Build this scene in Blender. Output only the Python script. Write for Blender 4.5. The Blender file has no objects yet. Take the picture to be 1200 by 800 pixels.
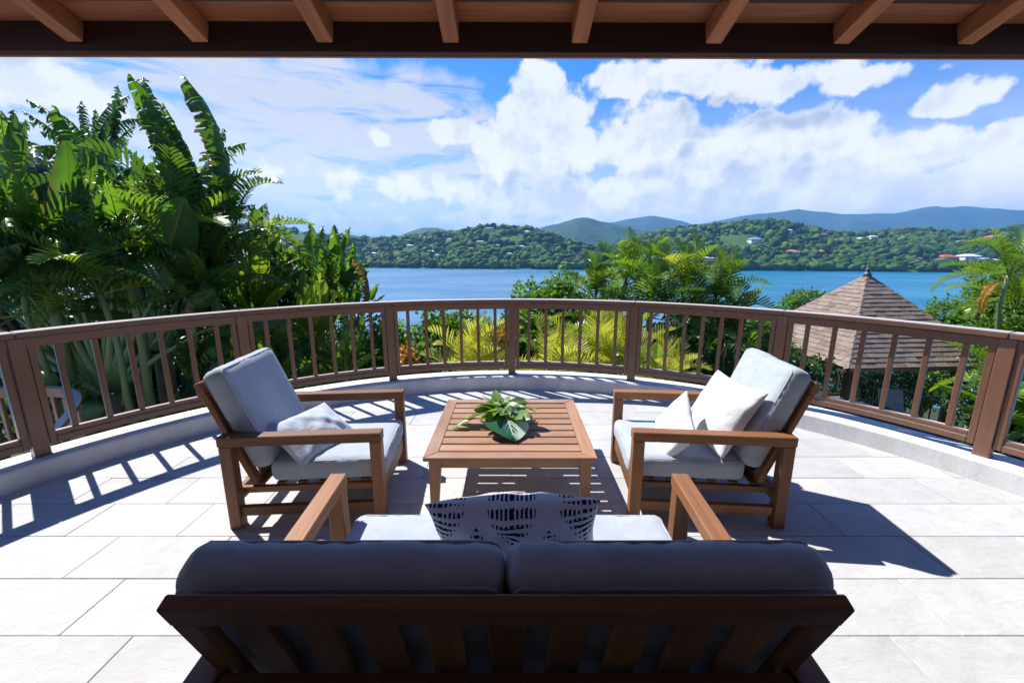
import bpy, bmesh, math, random
import numpy as np
from mathutils import Vector, Matrix, Euler
R = math.radians
random.seed(7)
scene = bpy.context.scene
C = scene.collection

# ---------------------------------------------------------------- camera
F_PX, PITCH, EYE = 490.0, math.atan(104 / 490.0), 1.65
cam_d = bpy.data.cameras.new('camera')
cam_d.sensor_width = 36.0
cam_d.lens = F_PX / 1200.0 * 36.0
cam_d.clip_start, cam_d.clip_end = 0.05, 30000.0
cam = bpy.data.objects.new('camera', cam_d)
C.objects.link(cam)
cam.location = (0, 0, EYE)
cam.rotation_euler = (math.pi / 2 - PITCH, 0, 0)
scene.camera = cam

def ray(px, py):
    """direction of a picture point, scaled so that its forward part is 1"""
    x, y = (px - 600) / F_PX, (400 - py) / F_PX
    fy = math.cos(PITCH) + y * math.sin(PITCH)
    fz = -math.sin(PITCH) + y * math.cos(PITCH)
    return x / fy, fz / fy
def at(px, py, Y):
    a, b = ray(px, py)
    return Vector((a * Y, Y, EYE + b * Y))

# ---------------------------------------------------------------- sun, exposure
SUN_DIR = Vector((-0.60, 0.50, 1.0)).normalized()
sun_el = math.asin(SUN_DIR.z)
sun_az = math.atan2(SUN_DIR.x, SUN_DIR.y)
sl = bpy.data.lights.new('sun', 'SUN')
sl.energy, sl.angle, sl.color = 4.8, R(0.53), (1.0, 0.968, 0.915)
so = bpy.data.objects.new('sun', sl)
C.objects.link(so)
so.rotation_euler = SUN_DIR.to_track_quat('Z', 'Y').to_euler()
scene.view_settings.view_transform = 'Standard'
scene.view_settings.look = 'None'
scene.view_settings.exposure = 0.92
scene.view_settings.gamma = 1.0
scene.view_settings.use_curve_mapping = False

# ---------------------------------------------------------------- sky with clouds
world = bpy.data.worlds.new('World')
scene.world = world
world.use_nodes = True

class NT:
    """small helper to write node maths"""
    def __init__(s, tree): s.t = tree; s.n = tree.nodes; s.l = tree.links
    def new(s, typ, **kw):
        n = s.n.new(typ)
        for k, v in kw.items(): setattr(n, k, v)
        return n
    def put(s, sock, v):
        if isinstance(v, bpy.types.NodeSocket): s.l.new(v, sock)
        elif v is not None: sock.default_value = v
    def m(s, op, a, b=None, c=None, clamp=False):
        n = s.n.new('ShaderNodeMath'); n.operation = op; n.use_clamp = clamp
        s.put(n.inputs[0], a); s.put(n.inputs[1], b); s.put(n.inputs[2], c)
        return n.outputs[0]
    def vm(s, op, a, b=None):
        n = s.n.new('ShaderNodeVectorMath'); n.operation = op
        s.put(n.inputs[0], a); s.put(n.inputs[1], b)
        return n.outputs[0]
    def comb(s, x, y, z):
        n = s.n.new('ShaderNodeCombineXYZ')
        for i, v in enumerate((x, y, z)): s.put(n.inputs[i], v)
        return n.outputs[0]
    def sep(s, v):
        n = s.n.new('ShaderNodeSeparateXYZ'); s.put(n.inputs[0], v); return n.outputs
    def noise(s, vec, scale, detail=4, rough=0.5, dist=0.0, out=0, dim='3D'):
        n = s.n.new('ShaderNodeTexNoise'); n.noise_dimensions = dim
        if vec is not None: s.put(n.inputs['Vector'], vec)
        n.inputs['Scale'].default_value = scale; n.inputs['Detail'].default_value = detail
        n.inputs['Roughness'].default_value = rough; n.inputs['Distortion'].default_value = dist
        return n.outputs[out]
    def ss(s, v, a, b, lo=0.0, hi=1.0):
        n = s.n.new('ShaderNodeMapRange'); n.interpolation_type = 'SMOOTHSTEP'
        s.put(n.inputs[0], v); s.put(n.inputs[1], a); s.put(n.inputs[2], b); s.put(n.inputs[3], lo); s.put(n.inputs[4], hi)
        return n.outputs[0]
    def lin(s, v, a, b, lo=0.0, hi=1.0):
        n = s.n.new('ShaderNodeMapRange')
        s.put(n.inputs[0], v); s.put(n.inputs[1], a); s.put(n.inputs[2], b); s.put(n.inputs[3], lo); s.put(n.inputs[4], hi)
        return n.outputs[0]
    def mix(s, f, a, b, blend='MIX'):
        n = s.n.new('ShaderNodeMix'); n.data_type = 'RGBA'; n.blend_type = blend
        s.put(n.inputs[0], f)
        for i, v in ((6, a), (7, b)):
            if isinstance(v, tuple) and len(v) == 3: v = v + (1,)
            s.put(n.inputs[i], v)
        return n.outputs[2]
    def ramp(s, f, stops):
        n = s.n.new('ShaderNodeValToRGB'); s.put(n.inputs[0], f)
        e = n.color_ramp.elements
        while len(e) < len(stops): e.new(0.5)
        for el, (p, c) in zip(e, stops): el.position = p; el.color = c + (1,) if len(c) == 3 else c
        return n.outputs[0]

def azel(px, py):
    a, b = ray(px, py)
    return math.atan(a), math.atan(b / math.hypot(1, a))

# cumulus heaps: centre and half size in picture points, weight
CUMULUS = [(632, 112, 34, 44, 1.1), (618, 130, 30, 34, 1.0), (652, 140, 38, 44, 1.0), (618, 182, 66, 46, 1.0), (674, 178, 40, 34, .9),
           (735, 92, 50, 26, .95), (812, 88, 78, 28, .95), (905, 98, 88, 22, .9), (1000, 97, 55, 16, .8),
           (1108, 117, 62, 20, .95), (1105, 84, 20, 9, .5),
           (760, 168, 70, 52, 1.0), (840, 190, 85, 54, 1.0), (905, 160, 60, 34, .95), (965, 158, 66, 42, 1.0), (1025, 190, 70, 40, .95),
           (1095, 182, 60, 30, .9), (1185, 180, 60, 44, 1.0), (1150, 222, 120, 36, .95), (960, 226, 150, 34, .95), (760, 232, 150, 34, .9), (640, 236, 120, 30, .8),
           (448, 160, 26, 10, .75), (530, 152, 36, 17, .85), (585, 150, 30, 20, .6),
           (900, 262, 330, 22, .80), (620, 262, 160, 20, .7), (1150, 258, 160, 26, .85), (430, 262, 120, 16, .55), (60, 100, 90, 42, .75), (500, 225, 130, 26, .6), (350, 205, 110, 24, .5)]
CIRRUS = [(300, 120, 260, 60, .9), (470, 135, 160, 26, .75), (200, 215, 300, 60, .85), (430, 205, 190, 36, .7), (420, 250, 260, 34, .8), (60, 100, 160, 50, .5)]

def build_world():
    nt = NT(world.node_tree)
    nt.n.clear()
    # heaps: (azimuth, elevation, 0) -> how deep inside a heap
    g = bpy.data.node_groups.new('cumulus', 'ShaderNodeTree')
    g.interface.new_socket('P', in_out='INPUT', socket_type='NodeSocketVector')
    g.interface.new_socket('D', in_out='OUTPUT', socket_type='NodeSocketFloat')
    G = NT(g)
    gi, go = G.new('NodeGroupInput'), G.new('NodeGroupOutput')
    def heaps(T, p, items, wrap=0.12):
        acc = None
        for (cx, cy, hw, hh, wt) in items:
            a0, e0 = azel(cx, cy)
            a1, _e = azel(cx + hw, cy); _a, e1 = azel(cx, cy - hh)
            sx, sy = 1 / abs(a1 - a0), 1 / abs(e1 - e0)
            n = T.n.new('ShaderNodeVectorMath'); n.operation = 'MULTIPLY_ADD'
            T.put(n.inputs[0], p); n.inputs[1].default_value = (sx, sy, 0); n.inputs[2].default_value = (-a0 * sx, -e0 * sy, 0)
            dt = T.n.new('ShaderNodeVectorMath'); dt.operation = 'DOT_PRODUCT'
            T.put(dt.inputs[0], n.outputs[0]); T.put(dt.inputs[1], n.outputs[0])
            b = T.m('MULTIPLY_ADD', dt.outputs['Value'], -0.5 * wt, wt)
            acc = b if acc is None else (T.m('SMOOTH_MAX', acc, b, wrap) if wrap else T.m('MAXIMUM', acc, b))
        return acc
    G.put(go.inputs[0], heaps(G, gi.outputs[0], CUMULUS))

    tc = nt.new('ShaderNodeTexCoord')
    d = nt.vm('NORMALIZE', tc.outputs['Generated'])
    x, y, z = nt.sep(d)
    az = nt.m('ARCTAN2', x, y)
    el = nt.m('ARCSINE', z)
    P = nt.comb(az, el, 0.0)
    def dens(v):
        n = nt.new('ShaderNodeGroup'); n.node_tree = g; nt.put(n.inputs[0], v); return n.outputs[0]
    wn = nt.vm('SUBTRACT', nt.noise(P, 9.0, 4, 0.55, out=1, dim='2D'), (0.5, 0.5, 0.5))
    wob = nt.n.new('ShaderNodeVectorMath'); wob.operation = 'MULTIPLY_ADD'
    nt.put(wob.inputs[0], wn); wob.inputs[1].default_value = (0.055, 0.05, 0); nt.put(wob.inputs[2], P)
    Q = wob.outputs[0]
    # the same kind of heaps go on all around the place, low over the horizon
    band = nt.ss(el, 0.62, 0.05)
    soft = nt.noise(P, 5.0, 3, 0.5, dim='2D')
    field = nt.m('MULTIPLY_ADD', soft, 1.5, -0.42)
    outside = nt.ss(nt.m('ABSOLUTE', az), 0.86, 1.02)
    field = nt.m('MULTIPLY', nt.m('MULTIPLY', field, band), outside)
    def vor(v, sc):
        n = nt.new('ShaderNodeTexVoronoi', feature='F1', voronoi_dimensions='2D'); nt.put(n.inputs['Vector'], v)
        n.inputs['Scale'].default_value = sc
        return n.outputs['Distance']
    fb = nt.noise(P, 15.0, 8, 0.64, dim='2D')
    bill = nt.m('MULTIPLY_ADD', vor(nt.vm('ADD', P, nt.vm('MULTIPLY', wn, (0.05, 0.05, 0))), 22.0), -0.30, 0.12)
    fine = nt.m('ADD', nt.m('MULTIPLY_ADD', fb, 0.95, -0.475), bill)
    B0 = dens(Q)
    D0 = nt.m('ADD', nt.m('MAXIMUM', B0, field), fine)
    BIG = [c for c in CUMULUS if c[2] * c[3] > 1700]
    B1 = heaps(nt, nt.vm('ADD', Q, (-0.045, 0.075, 0)), BIG, 0)
    relief = nt.m('SUBTRACT', nt.noise(P, 11.0, 3, 0.55, dim='2D'), nt.noise(nt.vm('ADD', P, (-0.02, 0.035, 0)), 11.0, 3, 0.55, dim='2D'))
    cov = nt.ss(D0, 0.37, 0.66)
    lit = nt.m('ADD', nt.m('SUBTRACT', B0, B1), nt.m('MULTIPLY_ADD', bill, 0.5, nt.m('MULTIPLY', relief, 1.3)))
    lit = nt.ss(lit, -0.30, 0.34)
    low = nt.m('MULTIPLY', nt.ss(D0, 0.40, 0.78), nt.ss(el, 0.03, 0.20, 0.45, 1.0))
    shade = nt.m('MULTIPLY', nt.m('SUBTRACT', 1.0, lit), low)
    shade = nt.m('MULTIPLY', shade, nt.ss(soft, 0.30, 0.60, 0.65, 1.0))
    shade = nt.m('MAXIMUM', shade, nt.m('MULTIPLY', nt.m('MULTIPLY', low, nt.ss(fb, 0.56, 0.34)), 0.38))
    # thin high veils
    ci = nt.ss(heaps(nt, nt.vm('ADD', P, nt.vm('MULTIPLY', wn, (0.30, 0.12, 0))), CIRRUS, 0), 0.0, 0.60)
    streak = nt.noise(nt.vm('MULTIPLY', P, (1.0, 4.5, 1)), 5.0, 5, 0.6, 0.4, dim='2D')
    general = nt.m('MULTIPLY', nt.ss(nt.noise(nt.vm('MULTIPLY', d, (1, 1, 2.5)), 2.2, 3, .55), 0.50, 0.80), 0.22)
    ci = nt.m('MAXIMUM', nt.m('MULTIPLY', ci, nt.ss(streak, 0.22, 0.52)), general)
    # bright milky band low over the sea, all the way round
    milk = nt.ss(el, 0.36, 0.06, 0.0, 0.92)
    ci = nt.m('MAXIMUM', ci, nt.m('MULTIPLY', milk, nt.ss(nt.noise(nt.vm('MULTIPLY', P, (1, 2.2, 1)), 7.0, 4, .55, dim='2D'), 0.15, 0.62, 0.55, 1.0)))
    sky = nt.new('ShaderNodeTexSky', sky_type='NISHITA')
    sky.sun_disc = False
    sky.sun_elevation, sky.sun_rotation = sun_el, sun_az
    sky.air_density, sky.dust_density, sky.ozone_density = 1.0, 0.25, 3.2
    base = nt.mix(1.0, sky.outputs[0], (0.20, 0.60, 1.12), 'MULTIPLY')
    horizon = nt.ss(el, 0.30, 0.04, 1.0, 1.5)
    veil = nt.vm('MULTIPLY', nt.comb(horizon, horizon, horizon), (4.8, 4.75, 4.65))
    c1 = nt.mix(nt.m('MULTIPLY', ci, 0.92), base, veil)
    ccol = nt.mix(shade, (6.1, 6.1, 6.05), (2.9, 3.35, 3.95))
    ccol = nt.vm('MULTIPLY', ccol, nt.comb(horizon, nt.m('POWER', horizon, 0.85), nt.m('POWER', horizon, 0.6)))
    c2 = nt.mix(nt.m('MULTIPLY', cov, 0.98), c1, ccol)
    bg = nt.new('ShaderNodeBackground')
    nt.put(bg.inputs[0], c2)
    bg.inputs[1].default_value = 0.092
    out = nt.new('ShaderNodeOutputWorld')
    nt.l.new(bg.outputs[0], out.inputs[0])
build_world()
world.cycles.sampling_method = 'MANUAL'
world.cycles.sample_map_resolution = 256
scene.cycles.max_bounces = 7
scene.cycles.diffuse_bounces = 4
scene.cycles.glossy_bounces = 3
scene.cycles.transmission_bounces = 4
scene.cycles.volume_bounces = 0
scene.cycles.use_denoising = True
scene.cycles.adaptive_threshold = 0.02

# ---------------------------------------------------------------- material helpers
MATS = {}
def new_mat(name):
    m = bpy.data.materials.new(name); m.use_nodes = True
    nt = NT(m.node_tree); nt.n.clear()
    out = nt.new('ShaderNodeOutputMaterial')
    return m, nt, out
def principled(nt, out, color, rough=0.6, spec=0.5, normal=None, **kw):
    b = nt.new('ShaderNodeBsdfPrincipled')
    if isinstance(color, tuple) and len(color) == 3: color = color + (1,)
    nt.put(b.inputs['Base Color'], color); nt.put(b.inputs['Roughness'], rough)
    nt.put(b.inputs['Specular IOR Level'], spec)
    if normal is not None: nt.put(b.inputs['Normal'], normal)
    for k, v in kw.items(): nt.put(b.inputs[k], v)
    nt.l.new(b.outputs[0], out.inputs[0])
    return b
def bump(nt, h, strength=0.3, dist=0.01, normal=None):
    n = nt.new('ShaderNodeBump'); n.inputs['Strength'].default_value = strength
    n.inputs['Distance'].default_value = dist
    nt.put(n.inputs['Height'], h)
    if normal is not None: nt.put(n.inputs['Normal'], normal)
    return n.outputs[0]
def objvec(nt, kind='Object'):
    tc = nt.new('ShaderNodeTexCoord'); return tc.outputs[kind]
def orand(nt):
    return nt.new('ShaderNodeObjectInfo').outputs['Random']
def rnd_offset(nt, v, amt=30.0):
    r = orand(nt)
    return nt.vm('ADD', v, nt.comb(nt.m('MULTIPLY', r, amt), nt.m('MULTIPLY', r, amt * .37), nt.m('MULTIPLY', r, amt * .71)))

def wood(name, dark, light, rough=0.55, vary=0.25, spec=0.4, weather=0.0, bleach_glare=None):
    m, nt, out = new_mat(name)
    v = rnd_offset(nt, objvec(nt))
    g = nt.noise(nt.vm('MULTIPLY', v, (1.6, 26, 26)), 1.5, 6, 0.6, 0.7)
    f = nt.noise(nt.vm('MULTIPLY', v, (4, 160, 160)), 1.0, 3, 0.6)
    big = nt.noise(nt.vm('MULTIPLY', v, (1, 4, 4)), 1.6, 3, 0.5)
    t = nt.m('ADD', nt.m('MULTIPLY', g, 0.6), nt.m('ADD', nt.m('MULTIPLY', f, 0.2), nt.m('MULTIPLY', big, 0.25)), clamp=True)
    col = nt.ramp(t, [(0.28, dark), (0.72, light)])
    r = orand(nt)
    col = nt.mix(1.0, col, nt.mix(r, (1 - vary,) * 3, (1 + vary * .7, 1 + vary * .6, 1 + vary * .5)), 'MULTIPLY')
    if weather:
        wv = nt.ss(nt.noise(v, 3.0, 5, .6), 0.45, 0.75, 0, weather)
        col = nt.mix(wv, col, (0.36, 0.31, 0.27))
    if bleach_glare:
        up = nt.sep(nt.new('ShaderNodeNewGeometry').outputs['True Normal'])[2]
        col = nt.mix(nt.m('MULTIPLY', nt.ss(up, 0.75, 0.95), nt.lin(g, .2, .8, .75, 1.0)), col, bleach_glare)  # up-facing faces paler: weathered wood, with sun glare painted into the colour
    nrm = bump(nt, nt.m('ADD', g, nt.m('MULTIPLY', f, 0.5)), 0.25, 0.002)
    principled(nt, out, col, nt.lin(t, 0, 1, rough + .1, rough - .08), spec, nrm)
    return m

MATS['teak'] = wood('teak', (0.125, 0.050, 0.018), (0.300, 0.132, 0.052), 0.5, 0.32)
MATS['table_teak'] = wood('table_teak', (0.215, 0.105, 0.054), (0.42, 0.235, 0.138), 0.55, 0.18, 0.35, 0.35)
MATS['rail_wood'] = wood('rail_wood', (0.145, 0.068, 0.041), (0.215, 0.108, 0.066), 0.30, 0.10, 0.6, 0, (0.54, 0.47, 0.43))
MATS['roof_wood'] = wood('roof_wood', (0.26, 0.078, 0.028), (0.56, 0.21, 0.085), 0.5, 0.2)
MATS['fascia_wood'] = wood('fascia_wood', (0.040, 0.016, 0.013), (0.085, 0.034, 0.028), 0.5, 0.1)
MATS['dark_wood'] = wood('dark_wood', (0.05, 0.026, 0.016), (0.11, 0.06, 0.036), 0.6, 0.2)

def fabric(name, col, col2, wrinkle=0.5):
    m, nt, out = new_mat(name)
    v = rnd_offset(nt, objvec(nt), 5.0)
    x, y, z = nt.sep(objvec(nt))
    weave = nt.m('MULTIPLY', nt.m('SINE', nt.m('MULTIPLY', x, 2600.0)), nt.m('SINE', nt.m('MULTIPLY', nt.m('ADD', y, z), 2600.0)))
    sl_ = nt.noise(nt.vm('MULTIPLY', v, (40, 40, 40)), 3.0, 4, .7)
    big = nt.noise(v, 5.5, 5, 0.6, 0.8)
    c = nt.mix(nt.ss(big, 0.3, 0.7), col, col2)
    c = nt.mix(nt.m('MULTIPLY', sl_, 0.25), c, tuple(k * .8 for k in col))
    n1 = bump(nt, big, wrinkle, 0.02)
    n2 = bump(nt, nt.m('ADD', nt.m('MULTIPLY', weave, .5), sl_), 0.18, 0.0012, n1)
    b = principled(nt, out, c, 0.9, 0.15, n2)
    b.inputs['Sheen Weight'].default_value = 0.25
    b.inputs['Sheen Roughness'].default_value = 0.5
    return m
MATS['cushion'] = fabric('cushion_fabric', (0.345, 0.385, 0.435), (0.41, 0.445, 0.49), 0.35)
MATS['pillow_white'] = fabric('pillow_fabric', (0.66, 0.66, 0.67), (0.72, 0.715, 0.72), 0.5)
MATS['pillow_grey'] = fabric('grey_pillow_fabric', (0.42, 0.46, 0.52), (0.52, 0.55, 0.60), 0.6)
MATS['cushion_slate'] = fabric('slate_fabric', (0.30, 0.38, 0.47), (0.36, 0.44, 0.53), 0.4)

def pattern_fabric():
    m, nt, out = new_mat('patterned_fabric')
    v = objvec(nt)
    x, y, z = nt.sep(v)
    wob = nt.m('MULTIPLY', nt.m('SUBTRACT', nt.noise(v, 60, 3, .6), .5), 0.010)
    x = nt.m('ADD', x, wob); y = nt.m('ADD', y, wob)
    def cell(ax, off, period):
        t = nt.m('ADD', nt.m('DIVIDE', ax, period), off)
        return nt.m('MULTIPLY', nt.m('SUBTRACT', nt.m('FRACT', t), 0.5), period)
    def diamond(offx, offy):
        dx = nt.m('ABSOLUTE', cell(x, offx, 0.262)); dys = cell(y, offy, 0.358); dy = nt.m('ABSOLUTE', dys)
        dist = nt.m('ADD', nt.m('MULTIPLY', dx, 1 / 0.092), nt.m('MULTIPLY', dy, 1 / 0.135))
        rows = nt.m('GREATER_THAN', nt.m('SINE', nt.m('MULTIPLY_ADD', dy, 2 * math.pi / 0.0235, -1.0)), 0.05)
        dash = nt.m('GREATER_THAN', nt.m('SINE', nt.m('MULTIPLY', dx, 2 * math.pi / 0.0165)), -0.25)
        inner = nt.m('LESS_THAN', dist, 0.74)
        mid = nt.m('LESS_THAN', dy, 0.034)
        solid = nt.m('MULTIPLY', inner, nt.m('SUBTRACT', 1.0, mid))
        ring = nt.m('MULTIPLY', nt.m('LESS_THAN', dist, 1.0), nt.m('SUBTRACT', 1.0, solid))
        return nt.m('MULTIPLY', rows, nt.m('ADD', solid, nt.m('MULTIPLY', ring, dash)), clamp=True)
    ink = nt.m('MAXIMUM', diamond(0.5, 0.0), diamond(0.0, 0.5))
    big = nt.noise(v, 7, 4, .6, .6)
    fine = nt.noise(v, 300, 2, .6)
    ink = nt.m('MULTIPLY', ink, nt.ss(fine, .2, .4, .75, 1))
    col = nt.mix(ink, (0.66, 0.60, 0.615), (0.012, 0.016, 0.036))
    n1 = bump(nt, big, .5, .02)
    principled(nt, out, col, 0.92, 0.1, bump(nt, fine, .15, .001, n1))
    return m
MATS['pattern'] = pattern_fabric()

def tile_mat():
    m, nt, out = new_mat('limestone_tile')
    v = rnd_offset(nt, objvec(nt), 40)
    big = nt.noise(v, 2.2, 6, 0.6, 0.5)
    mid = nt.noise(v, 9.0, 7, 0.65, 0.3)
    rip = nt.noise(nt.vm('MULTIPLY', v, (1.0, 2.4, 1)), 5.0, 6, 0.6, 1.8)
    pit = nt.ss(nt.noise(v, 55, 3, .6), 0.62, 0.75)
    t = nt.m('ADD', nt.m('MULTIPLY', big, .6), nt.m('MULTIPLY', mid, .4))
    col = nt.ramp(t, [(0.3, (0.375, 0.368, 0.357)), (0.52, (0.455, 0.452, 0.445)), (0.72, (0.505, 0.505, 0.505))])
    r = orand(nt)
    col = nt.mix(1.0, col, nt.mix(r, (0.93, 0.925, 0.92), (1.05, 1.05, 1.05)), 'MULTIPLY')
    col = nt.mix(nt.m('MULTIPLY', pit, 0.12), col, (0.25, 0.22, 0.19))
    h = nt.m('ADD', nt.m('MULTIPLY', rip, 1.0), nt.m('ADD', nt.m('MULTIPLY', mid, .4), nt.m('MULTIPLY', pit, -.25)))
    nrm = bump(nt, h, 0.42, 0.013)
    principled(nt, out, col, nt.lin(mid, 0.2, 0.8, 0.60, 0.80), 0.2, nrm)
    return m
MATS['tile'] = tile_mat()

def plaster(name, c1, c2, rough=0.8, scale=4.0):
    m, nt, out = new_mat(name)
    v = objvec(nt)
    a = nt.noise(v, scale, 6, .6); b = nt.noise(v, scale * 14, 5, .65)
    st = nt.noise(nt.vm('MULTIPLY', v, (3, 3, .6)), scale * .7, 5, .6)
    c = nt.mix(nt.ss(nt.m('ADD', nt.m('MULTIPLY', a, .5), nt.m('MULTIPLY', st, .5)), .35, .65), c1, c2)
    principled(nt, out, c, rough, .3, bump(nt, b, .35, .006))
    return m
MATS['plaster'] = plaster('white_plaster', (0.58, 0.58, 0.585), (0.68, 0.68, 0.68))
MATS['grout'] = plaster('grout', (0.38, 0.365, 0.34), (0.46, 0.44, 0.41))
MATS['house_wall'] = plaster('house_wall', (0.12, 0.10, 0.08), (0.16, 0.13, 0.1))
MATS['deck_floor'] = plaster('deck_floor', (0.12, 0.09, 0.07), (0.18, 0.14, 0.11))

def leaf_mat(name, c_dark, c_light, tr=0.45, rough=0.42, tip=None, vein=0.0, spec=0.45, hue=0.35):
    """leaf: diffuse, gloss and light coming through; varies from leaf to leaf"""
    m, nt, out = new_mat(name)
    ri = nt.new('ShaderNodeNewGeometry').outputs['Random Per Island']
    r = nt.m('FRACT', nt.m('ADD', nt.m('MULTIPLY', orand(nt), 1.0), nt.m('MULTIPLY', ri, hue)))
    v = rnd_offset(nt, objvec(nt), 9)
    n = nt.noise(v, 3.0, 4, .6)
    t = nt.m('ADD', nt.m('MULTIPLY', r, .65), nt.m('MULTIPLY', n, .4), clamp=True)
    col = nt.mix(t, c_dark, c_light)
    nrm = None
    uv = nt.new('ShaderNodeUVMap').outputs[0]
    ux, uy, _ = nt.sep(uv)
    if vein:
        w = nt.m('SINE', nt.m('MULTIPLY', ux, 420.0))
        nrm = bump(nt, w, 0.25, 0.01)
        midrib = nt.ss(nt.m('ABSOLUTE', uy), 0.055, 0.02)
        col = nt.mix(nt.m('MULTIPLY', midrib, .7), col, (0.28, 0.33, 0.09))
    if tip:
        edge = nt.ss(nt.m('ADD', nt.m('ABSOLUTE', uy), nt.m('MULTIPLY', nt.noise(v, 6, 4, .6), .6)), 1.05, 1.35)
        col = nt.mix(edge, col, tip)
    b = nt.new('ShaderNodeBsdfPrincipled')
    nt.put(b.inputs['Base Color'], col); b.inputs['Roughness'].default_value = rough
    b.inputs['Specular IOR Level'].default_value = spec
    if nrm is not None: nt.put(b.inputs['Normal'], nrm)
    tl = nt.new('ShaderNodeBsdfTranslucent')
    nt.put(tl.inputs[0], nt.mix(1.0, col, (1.5, 1.55, 0.55), 'MULTIPLY'))
    mx = nt.new('ShaderNodeMixShader'); mx.inputs[0].default_value = tr
    nt.l.new(b.outputs[0], mx.inputs[1]); nt.l.new(tl.outputs[0], mx.inputs[2])
    nt.l.new(mx.outputs[0], out.inputs[0])
    return m
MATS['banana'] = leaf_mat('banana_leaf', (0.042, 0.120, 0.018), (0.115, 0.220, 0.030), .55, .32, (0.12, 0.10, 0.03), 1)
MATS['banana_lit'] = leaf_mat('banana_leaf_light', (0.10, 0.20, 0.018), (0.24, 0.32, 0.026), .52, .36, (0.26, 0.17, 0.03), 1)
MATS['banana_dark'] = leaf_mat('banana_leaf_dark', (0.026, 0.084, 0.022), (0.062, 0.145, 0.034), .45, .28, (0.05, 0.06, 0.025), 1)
MATS['dry_leaf'] = leaf_mat('dry_leaf', (0.16, 0.10, 0.04), (0.30, 0.20, 0.08), .3, .7)
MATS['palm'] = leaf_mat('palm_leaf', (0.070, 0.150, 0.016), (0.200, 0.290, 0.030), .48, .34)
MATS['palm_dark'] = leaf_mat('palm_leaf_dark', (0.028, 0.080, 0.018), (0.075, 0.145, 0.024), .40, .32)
MATS['palm_yellow'] = leaf_mat('palm_leaf_yellow', (0.26, 0.29, 0.035), (0.52, 0.49, 0.11), .45, .4)
MATS['palm_orange'] = leaf_mat('palm_leaf_orange', (0.42, 0.14, 0.02), (0.5, 0.24, 0.05), .4, .5)
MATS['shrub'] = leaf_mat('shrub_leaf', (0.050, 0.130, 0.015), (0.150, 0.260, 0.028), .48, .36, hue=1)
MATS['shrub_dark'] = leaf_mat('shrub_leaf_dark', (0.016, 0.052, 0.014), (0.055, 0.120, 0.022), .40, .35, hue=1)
MATS['croton'] = leaf_mat('croton_leaf', (0.34, 0.09, 0.02), (0.40, 0.26, 0.04), .4, .4, hue=1)
MATS['posy'] = leaf_mat('posy_leaf', (0.06, 0.15, 0.035), (0.22, 0.34, 0.05), .4, .35, None, 0, .5)
MATS['stem_green'] = leaf_mat('green_stem', (0.09, 0.15, 0.05), (0.15, 0.21, 0.08), .05, .45)
MATS['fan_stalk'] = leaf_mat('fan_stalk', (0.10, 0.20, 0.08), (0.19, 0.29, 0.12), .05, .4)

def bark(name, a, b, ring=0):
    m, nt, out = new_mat(name)
    v = rnd_offset(nt, objvec(nt), 11)
    n = nt.noise(nt.vm('MULTIPLY', v, (3, 3, 1 if not ring else 9)), 6, 6, .65)
    principled(nt, out, nt.mix(nt.ss(n, .3, .7), a, b), .85, .2, bump(nt, n, .6, .02))
    return m
MATS['bark'] = bark('bark', (0.06, 0.045, 0.032), (0.15, 0.12, 0.09))
MATS['palm_trunk'] = bark('palm_trunk', (0.10, 0.085, 0.06), (0.23, 0.20, 0.15), 1)
MATS['soil'] = bark('soil', (0.035, 0.03, 0.018), (0.05, 0.06, 0.02))

def plain(name, col, rough=.6, spec=.4, vary=.12, scale=6):
    m, nt, out = new_mat(name)
    n = nt.noise(objvec(nt), scale, 4, .6)
    principled(nt, out, nt.mix(n, tuple(k * (1 - vary) for k in col), tuple(min(1, k * (1 + vary)) for k in col)), rough, spec)
    return m
MATS['bowl'] = plain('bowl', (0.035, 0.022, 0.018), .4)
MATS['finial'] = plain('finial', (0.10, 0.11, 0.13), .35)
MATS['window'] = plain('window_glass', (0.03, 0.04, 0.05), .15, .6)
MATS['brass'] = plain('bracket', (0.45, 0.33, 0.14), .4)

# ---------------------------------------------------------------- object helpers
def tag(o, label=None, cat=None, group=None, kind=None):
    if label: o['label'] = label
    if cat: o['category'] = cat
    if group: o['group'] = group
    if kind: o['kind'] = kind
    return o
def thing(name, label, cat, loc=(0, 0, 0), rz=0.0, group=None):
    o = bpy.data.objects.new(name, None); C.objects.link(o)
    o.location = loc; o.rotation_euler = (0, 0, rz); o.empty_display_size = .1
    return tag(o, label, cat, group)
def link(name, me, parent=None, mat=None):
    o = bpy.data.objects.new(name, me); C.objects.link(o)
    if parent: o.parent = parent
    if mat and not me.materials: me.materials.append(MATS[mat])
    return o
def mesh(name, verts, faces, mat=None, smooth=False, uvs=None):
    me = bpy.data.meshes.new(name)
    me.from_pydata([tuple(v) for v in verts], [], faces)
    if mat: me.materials.append(MATS[mat])
    if uvs is not None:
        ul = me.uv_layers.new(name='UVMap')
        li = np.empty(len(me.loops), dtype=np.int32); me.loops.foreach_get('vertex_index', li)
        ul.data.foreach_set('uv', np.asarray(uvs, dtype=np.float32)[li].ravel())
    if smooth: me.polygons.foreach_set('use_smooth', [True] * len(me.polygons))
    me.update()
    return me
_boxes = {}
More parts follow.
